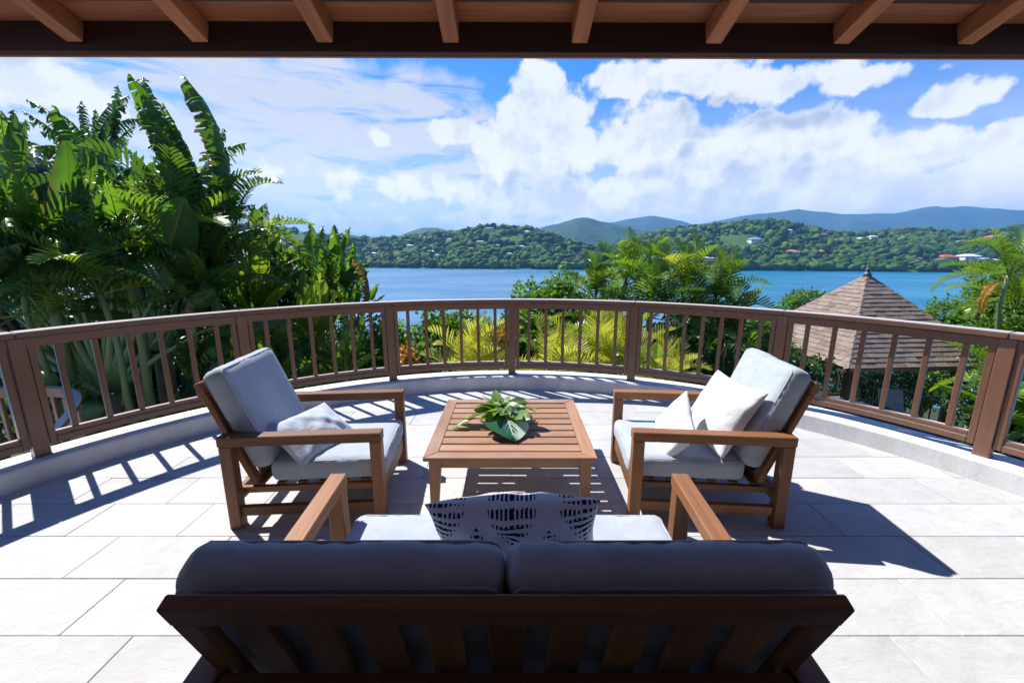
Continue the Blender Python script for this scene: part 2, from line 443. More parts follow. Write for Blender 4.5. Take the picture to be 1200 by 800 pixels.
def box_mesh(l, w, t, mat, bev=0.004):
    key = (round(l, 4), round(w, 4), round(t, 4), mat, bev)
    if key in _boxes: return _boxes[key]
    bm = bmesh.new()
    bmesh.ops.create_cube(bm, size=1)
    for v in bm.verts: v.co = Vector((v.co.x * l, v.co.y * w, v.co.z * t))
    if bev: bmesh.ops.bevel(bm, geom=bm.edges[:], offset=min(bev, .3 * min(l, w, t)), segments=1, affect='EDGES')
    me = bpy.data.meshes.new('board'); bm.to_mesh(me); bm.free()
    me.materials.append(MATS[mat])
    _boxes[key] = me
    return me
def board(name, p0, p1, w, t, mat, parent, up=(0, 0, 1), bev=0.004):
    """a beam from p0 to p1: w across, t along the up direction; grain along its length"""
    p0, p1 = Vector(p0), Vector(p1)
    d = p1 - p0; L = d.length; x = d.normalized()
    u = Vector(up); y = u.cross(x).normalized(); z = x.cross(y)
    o = link(name, box_mesh(L, w, t, mat, bev), parent)
    M = Matrix((x, y, z)).transposed().to_4x4(); M.translation = (p0 + p1) / 2
    o.matrix_local = M
    return o
def copy_tree(o, parent=None):
    c = o.copy(); C.objects.link(c); c.parent = parent
    for ch in list(o.children): copy_tree(ch, c)
    return c
def tube(pts, radii, n=6):
    """verts and faces of a tapering tube along pts"""
    V, Fc = [], []
    for i, p in enumerate(pts):
        p = Vector(p)
        d = (Vector(pts[min(i + 1, len(pts) - 1)]) - Vector(pts[max(i - 1, 0)])).normalized()
        a = d.orthogonal().normalized() if abs(d.z) > .9 else d.cross(Vector((0, 0, 1))).normalized()
        b = d.cross(a)
        for k in range(n):
            t = 2 * math.pi * k / n
            V.append(p + (a * math.cos(t) + b * math.sin(t)) * radii[i])
    for i in range(len(pts) - 1):
        for k in range(n):
            Fc.append((i * n + k, i * n + (k + 1) % n, (i + 1) * n + (k + 1) % n, (i + 1) * n + k))
    Fc.append(tuple(range(n))[::-1]); Fc.append(tuple(range((len(pts) - 1) * n, len(pts) * n)))
    return V, Fc

# ================================================================ LARGE STRUCTURE
SEA = -18.0
rng = np.random.default_rng(5)

def vnoise(x, y, seed=0):
    """smooth value noise on arrays"""
    def h(i, j):
        s = np.sin(i * 127.1 + j * 311.7 + seed * 74.7) * 43758.5453
        return s - np.floor(s)
    xi, yi = np.floor(x), np.floor(y); xf, yf = x - xi, y - yi
    u, v = xf * xf * (3 - 2 * xf), yf * yf * (3 - 2 * yf)
    return (h(xi, yi) * (1 - u) + h(xi + 1, yi) * u) * (1 - v) + (h(xi, yi + 1) * (1 - u) + h(xi + 1, yi + 1) * u) * v
def fbm(x, y, seed=0, oct=4):
    s, a, t = 0, 1, 0
    for k in range(oct):
        s = s + a * vnoise(x * 2 ** k, y * 2 ** k, seed + k); t += a; a *= .5
    return s / t

# --- garden ground falling to the water
def ground_h(x, y):
    r = np.hypot(x, y - 1.1)
    z = -3.0 - 0.20 * np.maximum(0, r - 9) - 0.0012 * np.maximum(0, r - 30) ** 2
    z = np.maximum(z, SEA - 1.2)
    return z + (fbm(x * .3, y * .3, 3) - .5) * .5
def grid(name, xs, ys, zf, mat, smooth=True):
    X, Y = np.meshgrid(xs, ys)
    Z = zf(X, Y)
    V = np.stack([X, Y, Z], -1).reshape(-1, 3)
    nx, ny = len(xs), len(ys)
    i = np.arange(nx * ny).reshape(ny, nx)
    Fc = np.stack([i[:-1, :-1], i[:-1, 1:], i[1:, 1:], i[1:, :-1]], -1).reshape(-1, 4)
    me = bpy.data.meshes.new(name)
    me.from_pydata(V.tolist(), [], Fc.tolist())
    me.materials.append(MATS[mat])
    if smooth: me.polygons.foreach_set('use_smooth', [True] * len(me.polygons))
    return link(name, me)
g = grid('ground', np.linspace(-110, 110, 111), np.linspace(-40, 110, 76), ground_h, 'soil')
tag(g, 'dark planted garden slope falling from the terrace to the water', 'ground', kind='structure')

# --- water
def water_mat():
    m, nt, out = new_mat('bay_water')
    gp = nt.new('ShaderNodeNewGeometry').outputs['Position']
    x, y, z = nt.sep(gp)
    n = nt.noise(nt.vm('MULTIPLY', gp, (.010, .018, 0)), 1.0, 4, .55, .5)
    side = nt.ss(nt.m('ADD', x, nt.m('MULTIPLY', n, 140)), 20, 250)
    deep = nt.mix(side, (0.120, 0.245, 0.365), (0.000, 0.175, 0.290))
    col = nt.mix(nt.ss(n, .36, .62), deep, nt.mix(1.0, deep, (0.5, .68, .8), 'MULTIPLY'))
    w1 = nt.noise(nt.vm('MULTIPLY', gp, (.35, .9, 0)), 1.0, 5, .6, .4)
    w2 = nt.noise(nt.vm('MULTIPLY', gp, (.05, .16, 0)), 1.0, 3, .5)
    nrm = bump(nt, nt.m('ADD', w1, nt.m('MULTIPLY', w2, 1.5)), 0.55, 0.9)
    principled(nt, out, col, nt.lin(n, .3, .7, .22, .38), 0.22, nrm)
    return m
MATS['water'] = water_mat()
w = link('water', mesh('water', [(-6500, -150, SEA), (6500, -150, SEA), (6500, 6800, SEA), (-6500, 6800, SEA)], [(0, 1, 2, 3)], 'water'))
tag(w, 'calm blue bay water between garden and far shore', 'water', kind='structure')

# --- far land: hills with a shore, measured ridge lines
def hill_mat(name, c1, c2, c3, sc):
    m, nt, out = new_mat(name)
    gp = nt.new('ShaderNodeNewGeometry').outputs['Position']
    a = nt.noise(gp, sc, 7, .65); b = nt.noise(gp, sc * 6, 5, .7)
    c = nt.mix(nt.ss(a, .35, .65), c1, c2)
    c = nt.mix(nt.ss(b, .45, .75), c, c3)
    principled(nt, out, c, .95, .1, bump(nt, nt.m('ADD', a, nt.m('MULTIPLY', b, .6)), .9, 9.0))
    return m
MATS['hill'] = hill_mat('hill_green', (0.035, 0.080, 0.016), (0.065, 0.125, 0.024), (0.10, 0.155, 0.035), .012)
MATS['mountain'] = hill_mat('mountain_green', (0.018, 0.045, 0.016), (0.045, 0.085, 0.026), (0.068, 0.105, 0.036), .006)

def ridge_fn(pts, Yr):
    t = np.array([ray(*p)[0] for p in pts]); z = np.array([EYE + ray(*p)[1] * Yr for p in pts])
    return lambda u: np.interp(u, t, z)
def range_of_hills(name, label, pts, Yr, Y0, Y1, mat, umin, umax, nu, nv, seed, amp, shore=None, base=SEA - 3):
    rf = ridge_fn(pts, Yr)
    def H(X, Y):
        u = X / Y
        top = rf(u)
        y0 = Y0 if shore is None else np.interp(u, shore[0], shore[1])
        t = np.clip((Y - y0) / (Yr - y0), 0, None)
        up = np.where(t <= 1, np.clip(t, 0, 1) ** 1.15 * (2 - np.clip(t, 0, 1) ** 1.4), 1.0)
        up = np.where(t > 1, 1 - np.clip((Y - Yr) / (Y1 - Yr), 0, 1) ** 1.5, np.minimum(up, 1))
        gul = (fbm(X / (Yr * .10), Y / (Yr * .16), seed, 5) - .5) * amp
        gul = gul * np.clip(1 - np.abs(t - .45) / .55, 0, 1)
        return np.maximum(base + (top - base) * up + gul, base - 2)
    us = np.linspace(umin, umax, nu)
    q = np.linspace(0, 1, nv)
    ys = Y0 + (Y1 - Y0) * q
    U, Y = np.meshgrid(us, ys)
    X = U * Y
    Z = H(X, Y)
    V = np.stack([X, Y, Z], -1).reshape(-1, 3)
    i = np.arange(nu * nv).reshape(nv, nu)
    Fc = np.stack([i[:-1, :-1], i[:-1, 1:], i[1:, 1:], i[1:, :-1]], -1).reshape(-1, 4)
    me = bpy.data.meshes.new(name); me.from_pydata(V.tolist(), [], Fc.tolist())
    me.materials.append(MATS[mat]); me.polygons.foreach_set('use_smooth', [True] * len(me.polygons))
    o = link(name, me); tag(o, label, 'hills', kind='structure')
    return H

near_pts = [(-500, 262), (-200, 268), (100, 262), (300, 268), (400, 283), (440, 285), (470, 282), (530, 276), (548, 271), (565, 269), (582, 270), (600, 270), (618, 271), (634, 274),
            (650, 280), (665, 285), (690, 291), (720, 292), (745, 284), (775, 274), (800, 270), (850, 267), (895, 264), (920, 265), (945, 270), (965, 275), (1000, 278), (1040, 275), (1080, 273), (1120, 278), (1160, 276), (1200, 272), (1400, 262), (1700, 270)]
shore_u = [ray(x, 300)[0] for x in (-500, 200, 420, 520, 640, 760, 860, 1000, 1130, 1250, 1700)]
shore_y = [520, 520, 560, 525, 495, 470, 470, 450, 425, 400, 400]
H_near = range_of_hills('green_hills', 'wooded green hills rising behind the far shore', near_pts, 800, 380, 1200, 'hill', -2.3, 2.3, 420, 130, 11, 26, (shore_u, shore_y))
left_pts = [(-500, 255), (0, 262), (300, 268), (410, 276), (430, 280), (450, 284), (462, 281), (478, 274), (494, 269), (512, 269), (525, 272), (545, 276), (600, 284), (700, 295), (800, 300)]
range_of_hills('second_hills', 'blue green hills behind the left end of the bay', left_pts, 2100, 1350, 2800, 'hill', -2.3, 0.45, 260, 60, 21, 60)
mid_pts = [(420, 300), (560, 285), (600, 278), (640, 268), (660, 263), (675, 258), (688, 257), (702, 260), (722, 264), (740, 270), (760, 275), (800, 282), (900, 290), (1100, 300)]
range_of_hills('middle_mountain', 'blue wooded mountain behind the green hills', mid_pts, 2200, 1500, 3000, 'mountain', -.5, 1.1, 220, 60, 31, 100)
far_pts = [(-500, 250), (0, 258), (400, 285), (560, 285), (600, 275), (625, 270), (650, 265), (690, 264), (720, 262), (742, 257), (762, 254), (785, 258), (815, 264), (835, 260), (870, 253), (895, 251), (915, 248), (935, 245), (960, 249), (985, 253), (1015, 254), (1045, 253), (1070, 249), (1095, 246), (1125, 245), (1155, 247), (1185, 250), (1250, 256), (1700, 240)]
range_of_hills('far_mountains', 'hazy blue mountain range along the horizon', far_pts, 3600, 2700, 4900, 'mountain', -2.2, 2.2, 380, 70, 41, 200)

HAZE = 0.00020
# --- where the houses across the bay stand (found by walking out along the sight line to the hillside)
def on_hill(px, py):
    a, b = ray(px, py)
    y = 400.0
    while y < 1150:
        x = a * y; z = EYE + b * y
        h = float(H_near(np.array([x]), np.array([y]))[0])
        if h >= z and h > SEA - .5: return Vector((x, y, h))
        y += 3
    y = 800.0
    return Vector((a * y, y, float(H_near(np.array([a * y]), np.array([y]))[0])))
_H = [(922, 273, 9, 5, 'wall_white', 'roof_white', 'small white house highest on the rounded hill right of the palms'),
      (884, 284, 14, 7, 'wall_white', 'roof_blue', 'house with a blue roof on the slope right of the palm clump'),
      (927, 300, 14, 9, 'wall_white', 'roof_orange', 'white house with orange roof low on the slope, left of the gazebo tip'),
      (959, 299, 9, 7, 'wall_grey', 'roof_orange', 'small house with orange roof, right of the larger orange roofed one'),
      (965, 277, 7, 5, 'wall_white', 'roof_red', 'tiny red roofed house in the saddle between the hills'),
      (988, 275, 9, 5, 'wall_white', 'roof_white', 'small white roofed house on the skyline in the saddle'),
      (975, 284, 6, 5, 'wall_white', 'roof_white', 'tiny white house below the saddle'),
      (1008, 282, 6, 5, 'wall_cream', 'roof_white', 'tiny cream house above the gazebo tip, left of three'),
      (1022, 280, 8, 5, 'wall_white', 'roof_white', 'small white house straight above the gazebo tip'),
      (1037, 284, 8, 7, 'wall_white', 'roof_blue', 'small house with blue roof above the gazebo, right of the tip'),
      (1060, 283, 13, 7, 'wall_white', 'roof_white', 'broad white house high on the slope right of the gazebo tip'),
      (1033, 295, 8, 5, 'wall_white', 'roof_green', 'small house with pale green roof halfway up above the gazebo'),
      (1018, 292, 5, 4, 'wall_cream', 'roof_orange', 'tiny orange roofed house just above the gazebo tip'),
      (1070, 306, 13, 6, 'wall_cream', 'roof_orange', 'house with pinkish roof low at the shore right of the gazebo tip'),
      (1108, 306, 20, 10, 'wall_white', 'roof_red', 'large white house with red roof near the shore at the right'),
      (1133, 305, 20, 10, 'wall_white', 'roof_white', 'large white house near the shore right of the red roofed one'),
      (1153, 307, 10, 7, 'wall_grey', 'roof_grey', 'grey house beside the large white one at the shore'),
      (1163, 308, 9, 6, 'wall_white', 'roof_white', 'small white house rightmost of the row by the shore'),
      (1130, 287, 18, 7, 'wall_grey', 'roof_grey', 'long grey house on the slope above the shore row at the right'),
      (1165, 284, 20, 11, 'wall_white', 'roof_red', 'big white house with red roof high on the right slope'),
      (1196, 283, 10, 7, 'wall_white', 'roof_white', 'white house high at the right edge of the picture'),
      (825, 306, 11, 6, 'wall_white', 'roof_white', 'white house at the shore just right of the palm crowns, left of two'),
      (836, 306, 9, 5, 'wall_cream', 'roof_orange', 'cream house at the shore just right of the palm crowns, right of two'),
      (497, 280, 6, 4, 'wall_white', 'roof_white', 'tiny white house high on the left hill below its top'),
      (522, 277, 7, 5, 'wall_white', 'roof_white', 'small white house by the radio mast, upper of two'),
      (527, 283, 9, 6, 'wall_white', 'roof_blue', 'small house with blue roof by the radio mast, lower of two'),
      (480, 290, 9, 5, 'wall_white', 'roof_white', 'small white house halfway up the left hill'),
      (505, 297, 10, 6, 'wall_white', 'roof_white', 'white house at the foot of the left hill, left of the row'),
      (514, 301, 11, 5, 'wall_white', 'roof_blue', 'long pale blue roofed house at the foot of the left hill'),
      (523, 301, 6, 4, 'wall_cream', 'roof_orange', 'tiny orange roofed house at the foot of the left hill'),
      (563, 286, 14, 6, 'wall_cream', 'roof_green', 'house with long pale green roof in the middle of the left hill'),
      (552, 294, 8, 5, 'wall_white', 'roof_orange', 'small house with orange roof below the green roofed one'),
      (583, 290, 7, 6, 'wall_grey', 'roof_grey', 'small grey house right of the green roofed one'),
      (611, 292, 12, 7, 'wall_white', 'roof_blue', 'white house with pale blue roof right in the left hill slope'),
      (573, 270, 14, 5, 'wall_cream', 'roof_grey', 'long cream house on the very top of the left hill'),
      (618, 274, 9, 6, 'wall_grey', 'roof_white', 'pale house on the ridge at the right end of the left hill'),
      (597, 299, 7, 4, 'wall_white', 'roof_white', 'tiny white house low on the left hill above the mangroves'),
      (465, 299, 7, 4, 'wall_white', 'roof_red', 'tiny red roofed house at the left foot of the left hill'),
      (438, 299, 9, 5, 'wall_white', 'roof_white', 'white house low at the left end of the hills')]
HOUSES = [(on_hill(x, y), w_, h_, a_, b_, l_) for (x, y, w_, h_, a_, b_, l_) in _H]
mp_ = on_hill(531, 276)
MAST = (mp_, (EYE + ray(531, 262)[1] * mp_.y) - mp_.z)
_hx = np.array([h[0].x for h in HOUSES]); _hy = np.array([h[0].y for h in HOUSES]); _hw = np.array([h[1] / F_PX * h[0].y for h in HOUSES])

# --- the wood that covers the hills (one mass)
def forest():
    bm = bmesh.new(); bmesh.ops.create_icosphere(bm, subdivisions=2, radius=1)
    base = np.array([v.co[:] for v in bm.verts]); fc = np.array([[v.index for v in f.verts] for f in bm.faces]); bm.free()
    var = []
    for k in range(6):
        j = 1 + (rng.random(len(base)) - .5) * 1.0
        b = base * j[:, None]; b[:, 2] *= .8
        var.append(b)
    VV, FF, off = [], [], 0
    N = 17000
    u = rng.uniform(-1.35, 1.35, N * 2)
    yy = 385 + (rng.random(N * 2) ** 1.25) * 445
    z = H_near(u * yy, yy)
    keep = (z > SEA - 1.2)
    u, yy, z = u[keep][:N], yy[keep][:N], z[keep][:N]
    cover = fbm(u * yy / 60, yy / 60, 77, 3)
    ys = np.interp(u, shore_u, shore_y)
    for a, b, h, cv, sh in zip(u, yy, z, cover, ys):
        mangrove = b - sh < 75
        if not mangrove and cv < .36: continue
        dxh = np.abs(_hx - a * b); dyh = _hy - b
        if np.any((dxh < _hw * .6 + 3) & (dyh > -_hw * .6) & (dyh < _hw * .5 + np.where(_hx > 40, 24, 10))): continue
        r = 2.0 + 3.6 * rng.random() ** 1.4 if mangrove else 1.3 + 5.6 * rng.random() ** 2.0
        v = var[rng.integers(6)]
        c, s = math.cos(a * 99), math.sin(a * 99)
        w = np.stack([v[:, 0] * c - v[:, 1] * s, v[:, 0] * s + v[:, 1] * c, v[:, 2] * rng.uniform(.7, 1.15)], 1) * r
        lift = (r * .55 + (2.5 if mangrove else 0))
        VV.append(w + (a * b, b, max(h, SEA - .5) + lift)); FF.append(fc + off); off += len(v)
    V, Fc = np.concatenate(VV), np.concatenate(FF)
    me = bpy.data.meshes.new('hillside_wood')
    me.vertices.add(len(V)); me.vertices.foreach_set('co', V.ravel())
    me.loops.add(len(Fc) * 3); me.polygons.add(len(Fc))
    me.loops.foreach_set('vertex_index', Fc.ravel().astype(np.int32))
    me.polygons.foreach_set('loop_start', np.arange(0, len(Fc) * 3, 3, dtype=np.int32))
    me.update(calc_edges=True)
    m, nt, out = new_mat('tree_crowns')
    geo = nt.new('ShaderNodeNewGeometry')
    ri = geo.outputs['Random Per Island']; gp = geo.outputs['Position']
    x, y, zz = nt.sep(gp)
    c = nt.ramp(ri, [(0, (0.026, 0.075, 0.010)), (.5, (0.060, 0.135, 0.016)), (.85, (0.098, 0.180, 0.022)), (1, (0.145, 0.190, 0.040))])
    shore = nt.ss(zz, SEA + 14, SEA + 6)
    c = nt.mix(nt.m('MULTIPLY', shore, .55), c, (0.080, 0.200, 0.022))
    lo = nt.noise(gp, .018, 4, .6)
    c = nt.mix(1.0, c, nt.mix(nt.ss(lo, .35, .65), (.62, .70, .62), (1.2, 1.12, .95)), 'MULTIPLY')
    n = nt.noise(gp, .9, 4, .7)
    c = nt.mix(nt.ss(n, .4, .7), c, nt.mix(1.0, c, (.5, .55, .5), 'MULTIPLY'))
    principled(nt, out, c, .8, .15, bump(nt, n, 1.0, 1.2))
    me.materials.append(m)
    o = link('hillside_wood', me)
    tag(o, 'dense green wood and mangroves covering the far shore and hills', 'woodland', kind='stuff')
forest()

# ================================================================ TERRACE
CY, R_IN, R_OUT, R_RAIL = 1.10, 3.83, 4.14, 3.97
def arc_pt(r, a, z=0.0): return Vector((r * math.sin(a), CY + r * math.cos(a), z))
def arc_bar(name, r0, r1, z0, z1, a0, a1, mat, parent, n=8, smooth=False):
    V, Fc = [], []
    for i in range(n + 1):
        a = a0 + (a1 - a0) * i / n
        for r, z in ((r0, z0), (r1, z0), (r1, z1), (r0, z1)): V.append(arc_pt(r, a, z))
    for i in range(n):
        for k in range(4):
            Fc.append((i * 4 + k, i * 4 + (k + 1) % 4, i * 4 + 4 + (k + 1) % 4, i * 4 + 4 + k))
    Fc += [(3, 2, 1, 0), (n * 4, n * 4 + 1, n * 4 + 2, n * 4 + 3)]
    bm = bmesh.new()
    bm.from_mesh(mesh('t', V, Fc)); bmesh.ops.recalc_face_normals(bm, faces=bm.faces[:])
    es = [e for e in bm.edges if (abs(e.calc_face_angle(0)) > .7)]
    bmesh.ops.bevel(bm, geom=es, offset=.005, segments=2, affect='EDGES')
    # grain along the arc: store a straightened copy of the place as object space is curved
    me = bpy.data.meshes.new(name); bm.to_mesh(me); bm.free()
    me.materials.append(MATS[mat])
    return link(name, me, parent)

# slab with curved front; straight sides behind
def outline(r, n=64, back=-3.2):
    pts = [arc_pt(r, -math.pi / 2 + math.pi * i / n) for i in range(n + 1)]
    return [Vector((-r, back, 0))] + pts + [Vector((r, back, 0))]
def prism(name, pts, z0, z1, mat, parent=None):
    n = len(pts)
    V = [(p.x, p.y, z1) for p in pts] + [(p.x, p.y, z0) for p in pts]
    Fc = [tuple(range(n))[::-1], tuple(range(n, 2 * n))] + [(i, (i + 1) % n, n + (i + 1) % n, n + i) for i in range(n)]
    me = mesh(name, V, Fc, mat)
    bm = bmesh.new(); bm.from_mesh(me); bmesh.ops.recalc_face_normals(bm, faces=bm.faces[:]); bm.to_mesh(me); bm.free()
    return link(name, me, parent)
floor = prism('terrace_floor', outline(R_OUT - .05), -3.6, -0.0055, 'grout')
tag(floor, 'pale limestone terrace floor with a curved edge', 'floor', kind='structure')

# tiles in running bond, clipped to the curve
def clip_poly(poly, r):
    """keep the part of a convex polygon inside the terrace curve (many small cuts)"""
    for k in range(90):
        a = -math.pi / 2 + math.pi * k / 89
        nx, ny = math.sin(a), math.cos(a)
        res = []
        for i in range(len(poly)):
            p, q = poly[i], poly[(i + 1) % len(poly)]
            dp = p[0] * nx + (p[1] - CY) * ny - r; dq = q[0] * nx + (q[1] - CY) * ny - r
            if dp <= 0: res.append(p)
            if (dp < 0) != (dq < 0) and dp != dq:
                t = dp / (dp - dq); res.append((p[0] + (q[0] - p[0]) * t, p[1] + (q[1] - p[1]) * t))
        poly = res
        if len(poly) < 3: return []
    return poly
TW, TL, GAP = 0.33, 0.665, 0.0028
full_tile = None
for row in range(-3, 11):
    y0 = 1.865 + row * TW
    xo = 0.0 if row % 2 else TL / 2
    for c in range(-7, 7):
        x0 = -2.02 + TL * 3 + xo + c * TL + .02
        poly = [(x0 + GAP / 2, y0 + GAP / 2), (x0 + TL - GAP / 2, y0 + GAP / 2), (x0 + TL - GAP / 2, y0 + TW - GAP / 2), (x0 + GAP / 2, y0 + TW - GAP / 2)]
        cl = clip_poly(poly, R_IN + .06)
        if len(cl) < 3: continue
        whole = len(cl) == 4 and all(abs(a[0] - b[0]) + abs(a[1] - b[1]) < 1e-6 for a, b in zip(cl, poly))
        dz = random.uniform(-.0012, .0012)
        if whole:
            if full_tile is None: full_tile = box_mesh(TL - GAP, TW - GAP, .03, 'tile', .0025)
            o = link('tile', full_tile, floor); o.location = (x0 + TL / 2, y0 + TW / 2, -.015 + dz)
            if random.random() < .5: o.rotation_euler.z = math.pi
        else:
            cx = sum(p[0] for p in cl) / len(cl); cy = sum(p[1] for p in cl) / len(cl)
            if len(cl) < 3: continue
            n = len(cl)
            V = [(p[0] - cx, p[1] - cy, .015) for p in cl] + [(p[0] - cx, p[1] - cy, -.015) for p in cl]
            Fc = [tuple(range(n)), tuple(range(n, 2 * n))[::-1]] + [(i, n + i, n + (i + 1) % n, (i + 1) % n) for i in range(n)]
            o = link('tile', mesh('tile', V, Fc, 'tile'), floor); o.location = (cx, cy, -.015 + dz)

# kerb under the railing
def kerb():
    V, Fc = [], []
    n = 96
    prof = [(R_IN, -.05), (R_IN + .004, .142), (R_IN + .012, .157), (R_IN + .028, .163), (R_OUT - .02, .160), (R_OUT, .145), (R_OUT, -3.6)]
    path = [(-1, None)]
    for i in range(n + 1):
        a = -math.pi / 2 + math.pi * i / n
        for r, z in prof: V.append(arc_pt(r, a, z))
    k = len(prof)
    first = [Vector((-r, -3.2, z)) for r, z in prof]; last = [Vector((r, -3.2, z)) for r, z in prof]
    V = first + V + last
    for i in range(n + 2):
        for j in range(k - 1):
            Fc.append((i * k + j, (i + 1) * k + j, (i + 1) * k + j + 1, i * k + j + 1))
    me = mesh('terrace_kerb', V, Fc, 'plaster')
    bm = bmesh.new(); bm.from_mesh(me); bmesh.ops.recalc_face_normals(bm, faces=bm.faces[:]); bm.to_mesh(me); bm.free()
    o = link('terrace_kerb', me)
    tag(o, 'low white plastered kerb curving round the terrace', 'kerb', kind='structure')
kerb()

# --- railing
rail = thing('balcony_railing', 'brown wooden balcony railing curving along the terrace edge', 'railing', (0, 0, 0))
STEP = R(21.0)
def upright(name, r, a, w, t, z0, z1):
    p = arc_pt(r, a, z0); q = arc_pt(r, a, z1)
    rad = Vector((math.sin(a), math.cos(a), 0))
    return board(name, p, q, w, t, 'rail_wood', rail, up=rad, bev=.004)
counts = {-5: 6, -4: 6, -3: 6, -2: 6, -1: 6, 0: 6, 1: 7, 2: 6, 3: 6, 4: 6}
for k in range(-4, 5):
    a = k * STEP
    pst = upright('post', R_RAIL, a, .088, .088, .155, 1.0555)
    for s in (-1, 1):
        upright('stile', R_RAIL, a + s * (.044 + .026) / R_RAIL, .042, .062, .235, 1.0)
    ft = link('post_foot', box_mesh(.018, .094, .094, 'rail_wood', .003), pst); ft.location = (-.4405, 0, 0)
for k in range(-4, 4):
    a0, a1 = k * STEP, (k + 1) * STEP
    e = (.044 + .048) / R_RAIL
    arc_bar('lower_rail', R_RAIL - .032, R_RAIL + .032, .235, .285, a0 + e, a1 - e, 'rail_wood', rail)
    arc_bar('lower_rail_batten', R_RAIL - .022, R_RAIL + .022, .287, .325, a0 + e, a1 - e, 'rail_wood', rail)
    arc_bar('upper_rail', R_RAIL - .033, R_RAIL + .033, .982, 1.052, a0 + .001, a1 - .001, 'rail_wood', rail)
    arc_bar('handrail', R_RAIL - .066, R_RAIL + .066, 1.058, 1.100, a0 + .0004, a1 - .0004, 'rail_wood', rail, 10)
    n = counts[k]
    for i in range(n):
        a = a0 + (a1 - a0) * (i + 1) / (n + 1)
        upright('baluster', R_RAIL, a, .037, .037, .326, .981)

# --- veranda roof over the camera
roof = thing('veranda_roof', 'dark brown timber veranda roof edge with exposed rafters overhead', 'roof', (0, 2.31, 2.616), R(.35))
SL = math.tan(R(15.5))
board('fascia', (-6, .02, .078), (6, .02, .078), .038, .165, 'fascia_wood', roof)
board('drip_edge', (-6, .048, .006), (6, .048, .006), .014, .03, 'roof_wood', roof)
def on_deck(s): return .128 + SL * s
for i, x in enumerate([-5.8, -5.2, -4.6, -3.99, -3.37, -2.75, -2.11, -1.51, -.90, -.305, .332, .985, 1.61, 2.215, 2.83, 3.44, 4.06, 4.67, 5.28, 5.85]):
    sx = x + random.uniform(-.01, .01)
    board('rafter', (sx, -.002, on_deck(0) - .051), (sx * 1.0, -5.4, on_deck(5.4) - .051), .078, .098, 'roof_wood', roof)
s = -.03; k = 0
while s < 5.3:
    wd = .165
    board('roof_plank', (-6, -(s + wd / 2), on_deck(s + wd / 2) + .012), (6, -(s + wd / 2), on_deck(s + wd / 2) + .012), wd / math.cos(math.atan(SL)) - .002, .02, 'roof_wood', roof, up=(0, SL, 1), bev=.003)
    s += wd; k += 1
board('roof_cover', (0, .06, on_deck(-.06) + .045), (0, -5.5, on_deck(5.5) + .045), 12.2, .035, 'fascia_wood', roof, bev=.003)
for s in (.20, .9, 1.8, 2.7):
    xs = [-5.8, -5.2, -4.6, -3.99, -3.37, -2.75, -2.11, -1.51, -.90, -.305, .332, .985, 1.61, 2.215, 2.83, 3.44, 4.06, 4.67, 5.28, 5.85]
    for a, b in zip(xs[:-1], xs[1:]):
        board('blocking', (a + .05, -s, on_deck(s) - .032), (b - .05, -s, on_deck(s) - .032), .045, .062, 'fascia_wood', roof)
hw = link('house_wall', box_mesh(14, .25, 4.6, 'house_wall', .0)); hw.location = (0, -3.2, 2.0)
tag(hw, 'house wall at the back of the veranda', 'wall', kind='structure')

# ================================================================ FURNITURE
def noise3(p, s, seed=0):
    return math.sin(p[0] * s * 1.7 + seed) * math.sin(p[1] * s * 2.3 + seed * 1.3 + 1) + .5 * math.sin(p[2] * s * 3.1 + p[0] * s * 2.9 + seed * 2.1)
def cushion_mesh(name, w, d, h, mat, r=.045, bulge=.012, seed=0, cuts=(22, 22, 6)):
    """boxed cushion: rounded edges, swollen faces, small gathers along the seams"""
    nx, ny, nz = cuts
    V, Fc, idx = [], [], {}
    hx, hy, hz = w / 2, d / 2, h / 2
    def vid(i, j, k):
        key = (i, j, k)
        if key in idx: return idx[key]
        p = Vector((hx * (2 * i / nx - 1), hy * (2 * j / ny - 1), hz * (2 * k / nz - 1)))
        rr = min(r, hz * .98)
        q = Vector((max(-hx + rr, min(hx - rr, p.x)), max(-hy + rr, min(hy - rr, p.y)), max(-hz + rr, min(hz - rr, p.z))))
        e = p - q
        if e.length > 1e-6: p = q + e.normalized() * rr
        u, v, t = p.x / hx, p.y / hy, p.z / hz
        p.z += math.copysign(bulge, p.z) * (1 - u ** 4) * (1 - v ** 4) * abs(t)
        p.x += math.copysign(bulge * .7, p.x) * (1 - t * t) * (abs(u) ** 6); p.y += math.copysign(bulge * .7, p.y) * (1 - t * t) * (abs(v) ** 6)
        side = max(abs(u), abs(v))
        amp = .0008 + .0016 * max(0, side - .8) * 5
        n = noise3((p.x, p.y, p.z), 9, seed)
        g = math.sin((p.x + p.y) * 95 + 4 * noise3((p.x, p.y, p.z), 4, seed + 3)) * (1 if side > .93 else 0)
        p += Vector((u ** 5, v ** 5, t)) * (n * amp + g * .0022)
        idx[key] = len(V); V.append(p); return idx[key]
    for i in range(nx):
        for j in range(ny):
            for k in (0, nz):
                f = (vid(i, j, k), vid(i + 1, j, k), vid(i + 1, j + 1, k), vid(i, j + 1, k)); Fc.append(f if k else f[::-1])
    for i in range(nx):
        for k in range(nz):
            for j in (0, ny):
                f = (vid(i, j, k), vid(i + 1, j, k), vid(i + 1, j, k + 1), vid(i, j, k + 1)); Fc.append(f if not j else f[::-1])
    for j in range(ny):
        for k in range(nz):
            for i in (0, nx):
                f = (vid(i, j, k), vid(i, j + 1, k), vid(i, j + 1, k + 1), vid(i, j, k + 1)); Fc.append(f[::-1] if not i else f)
    return mesh(name, V, Fc, mat, True)
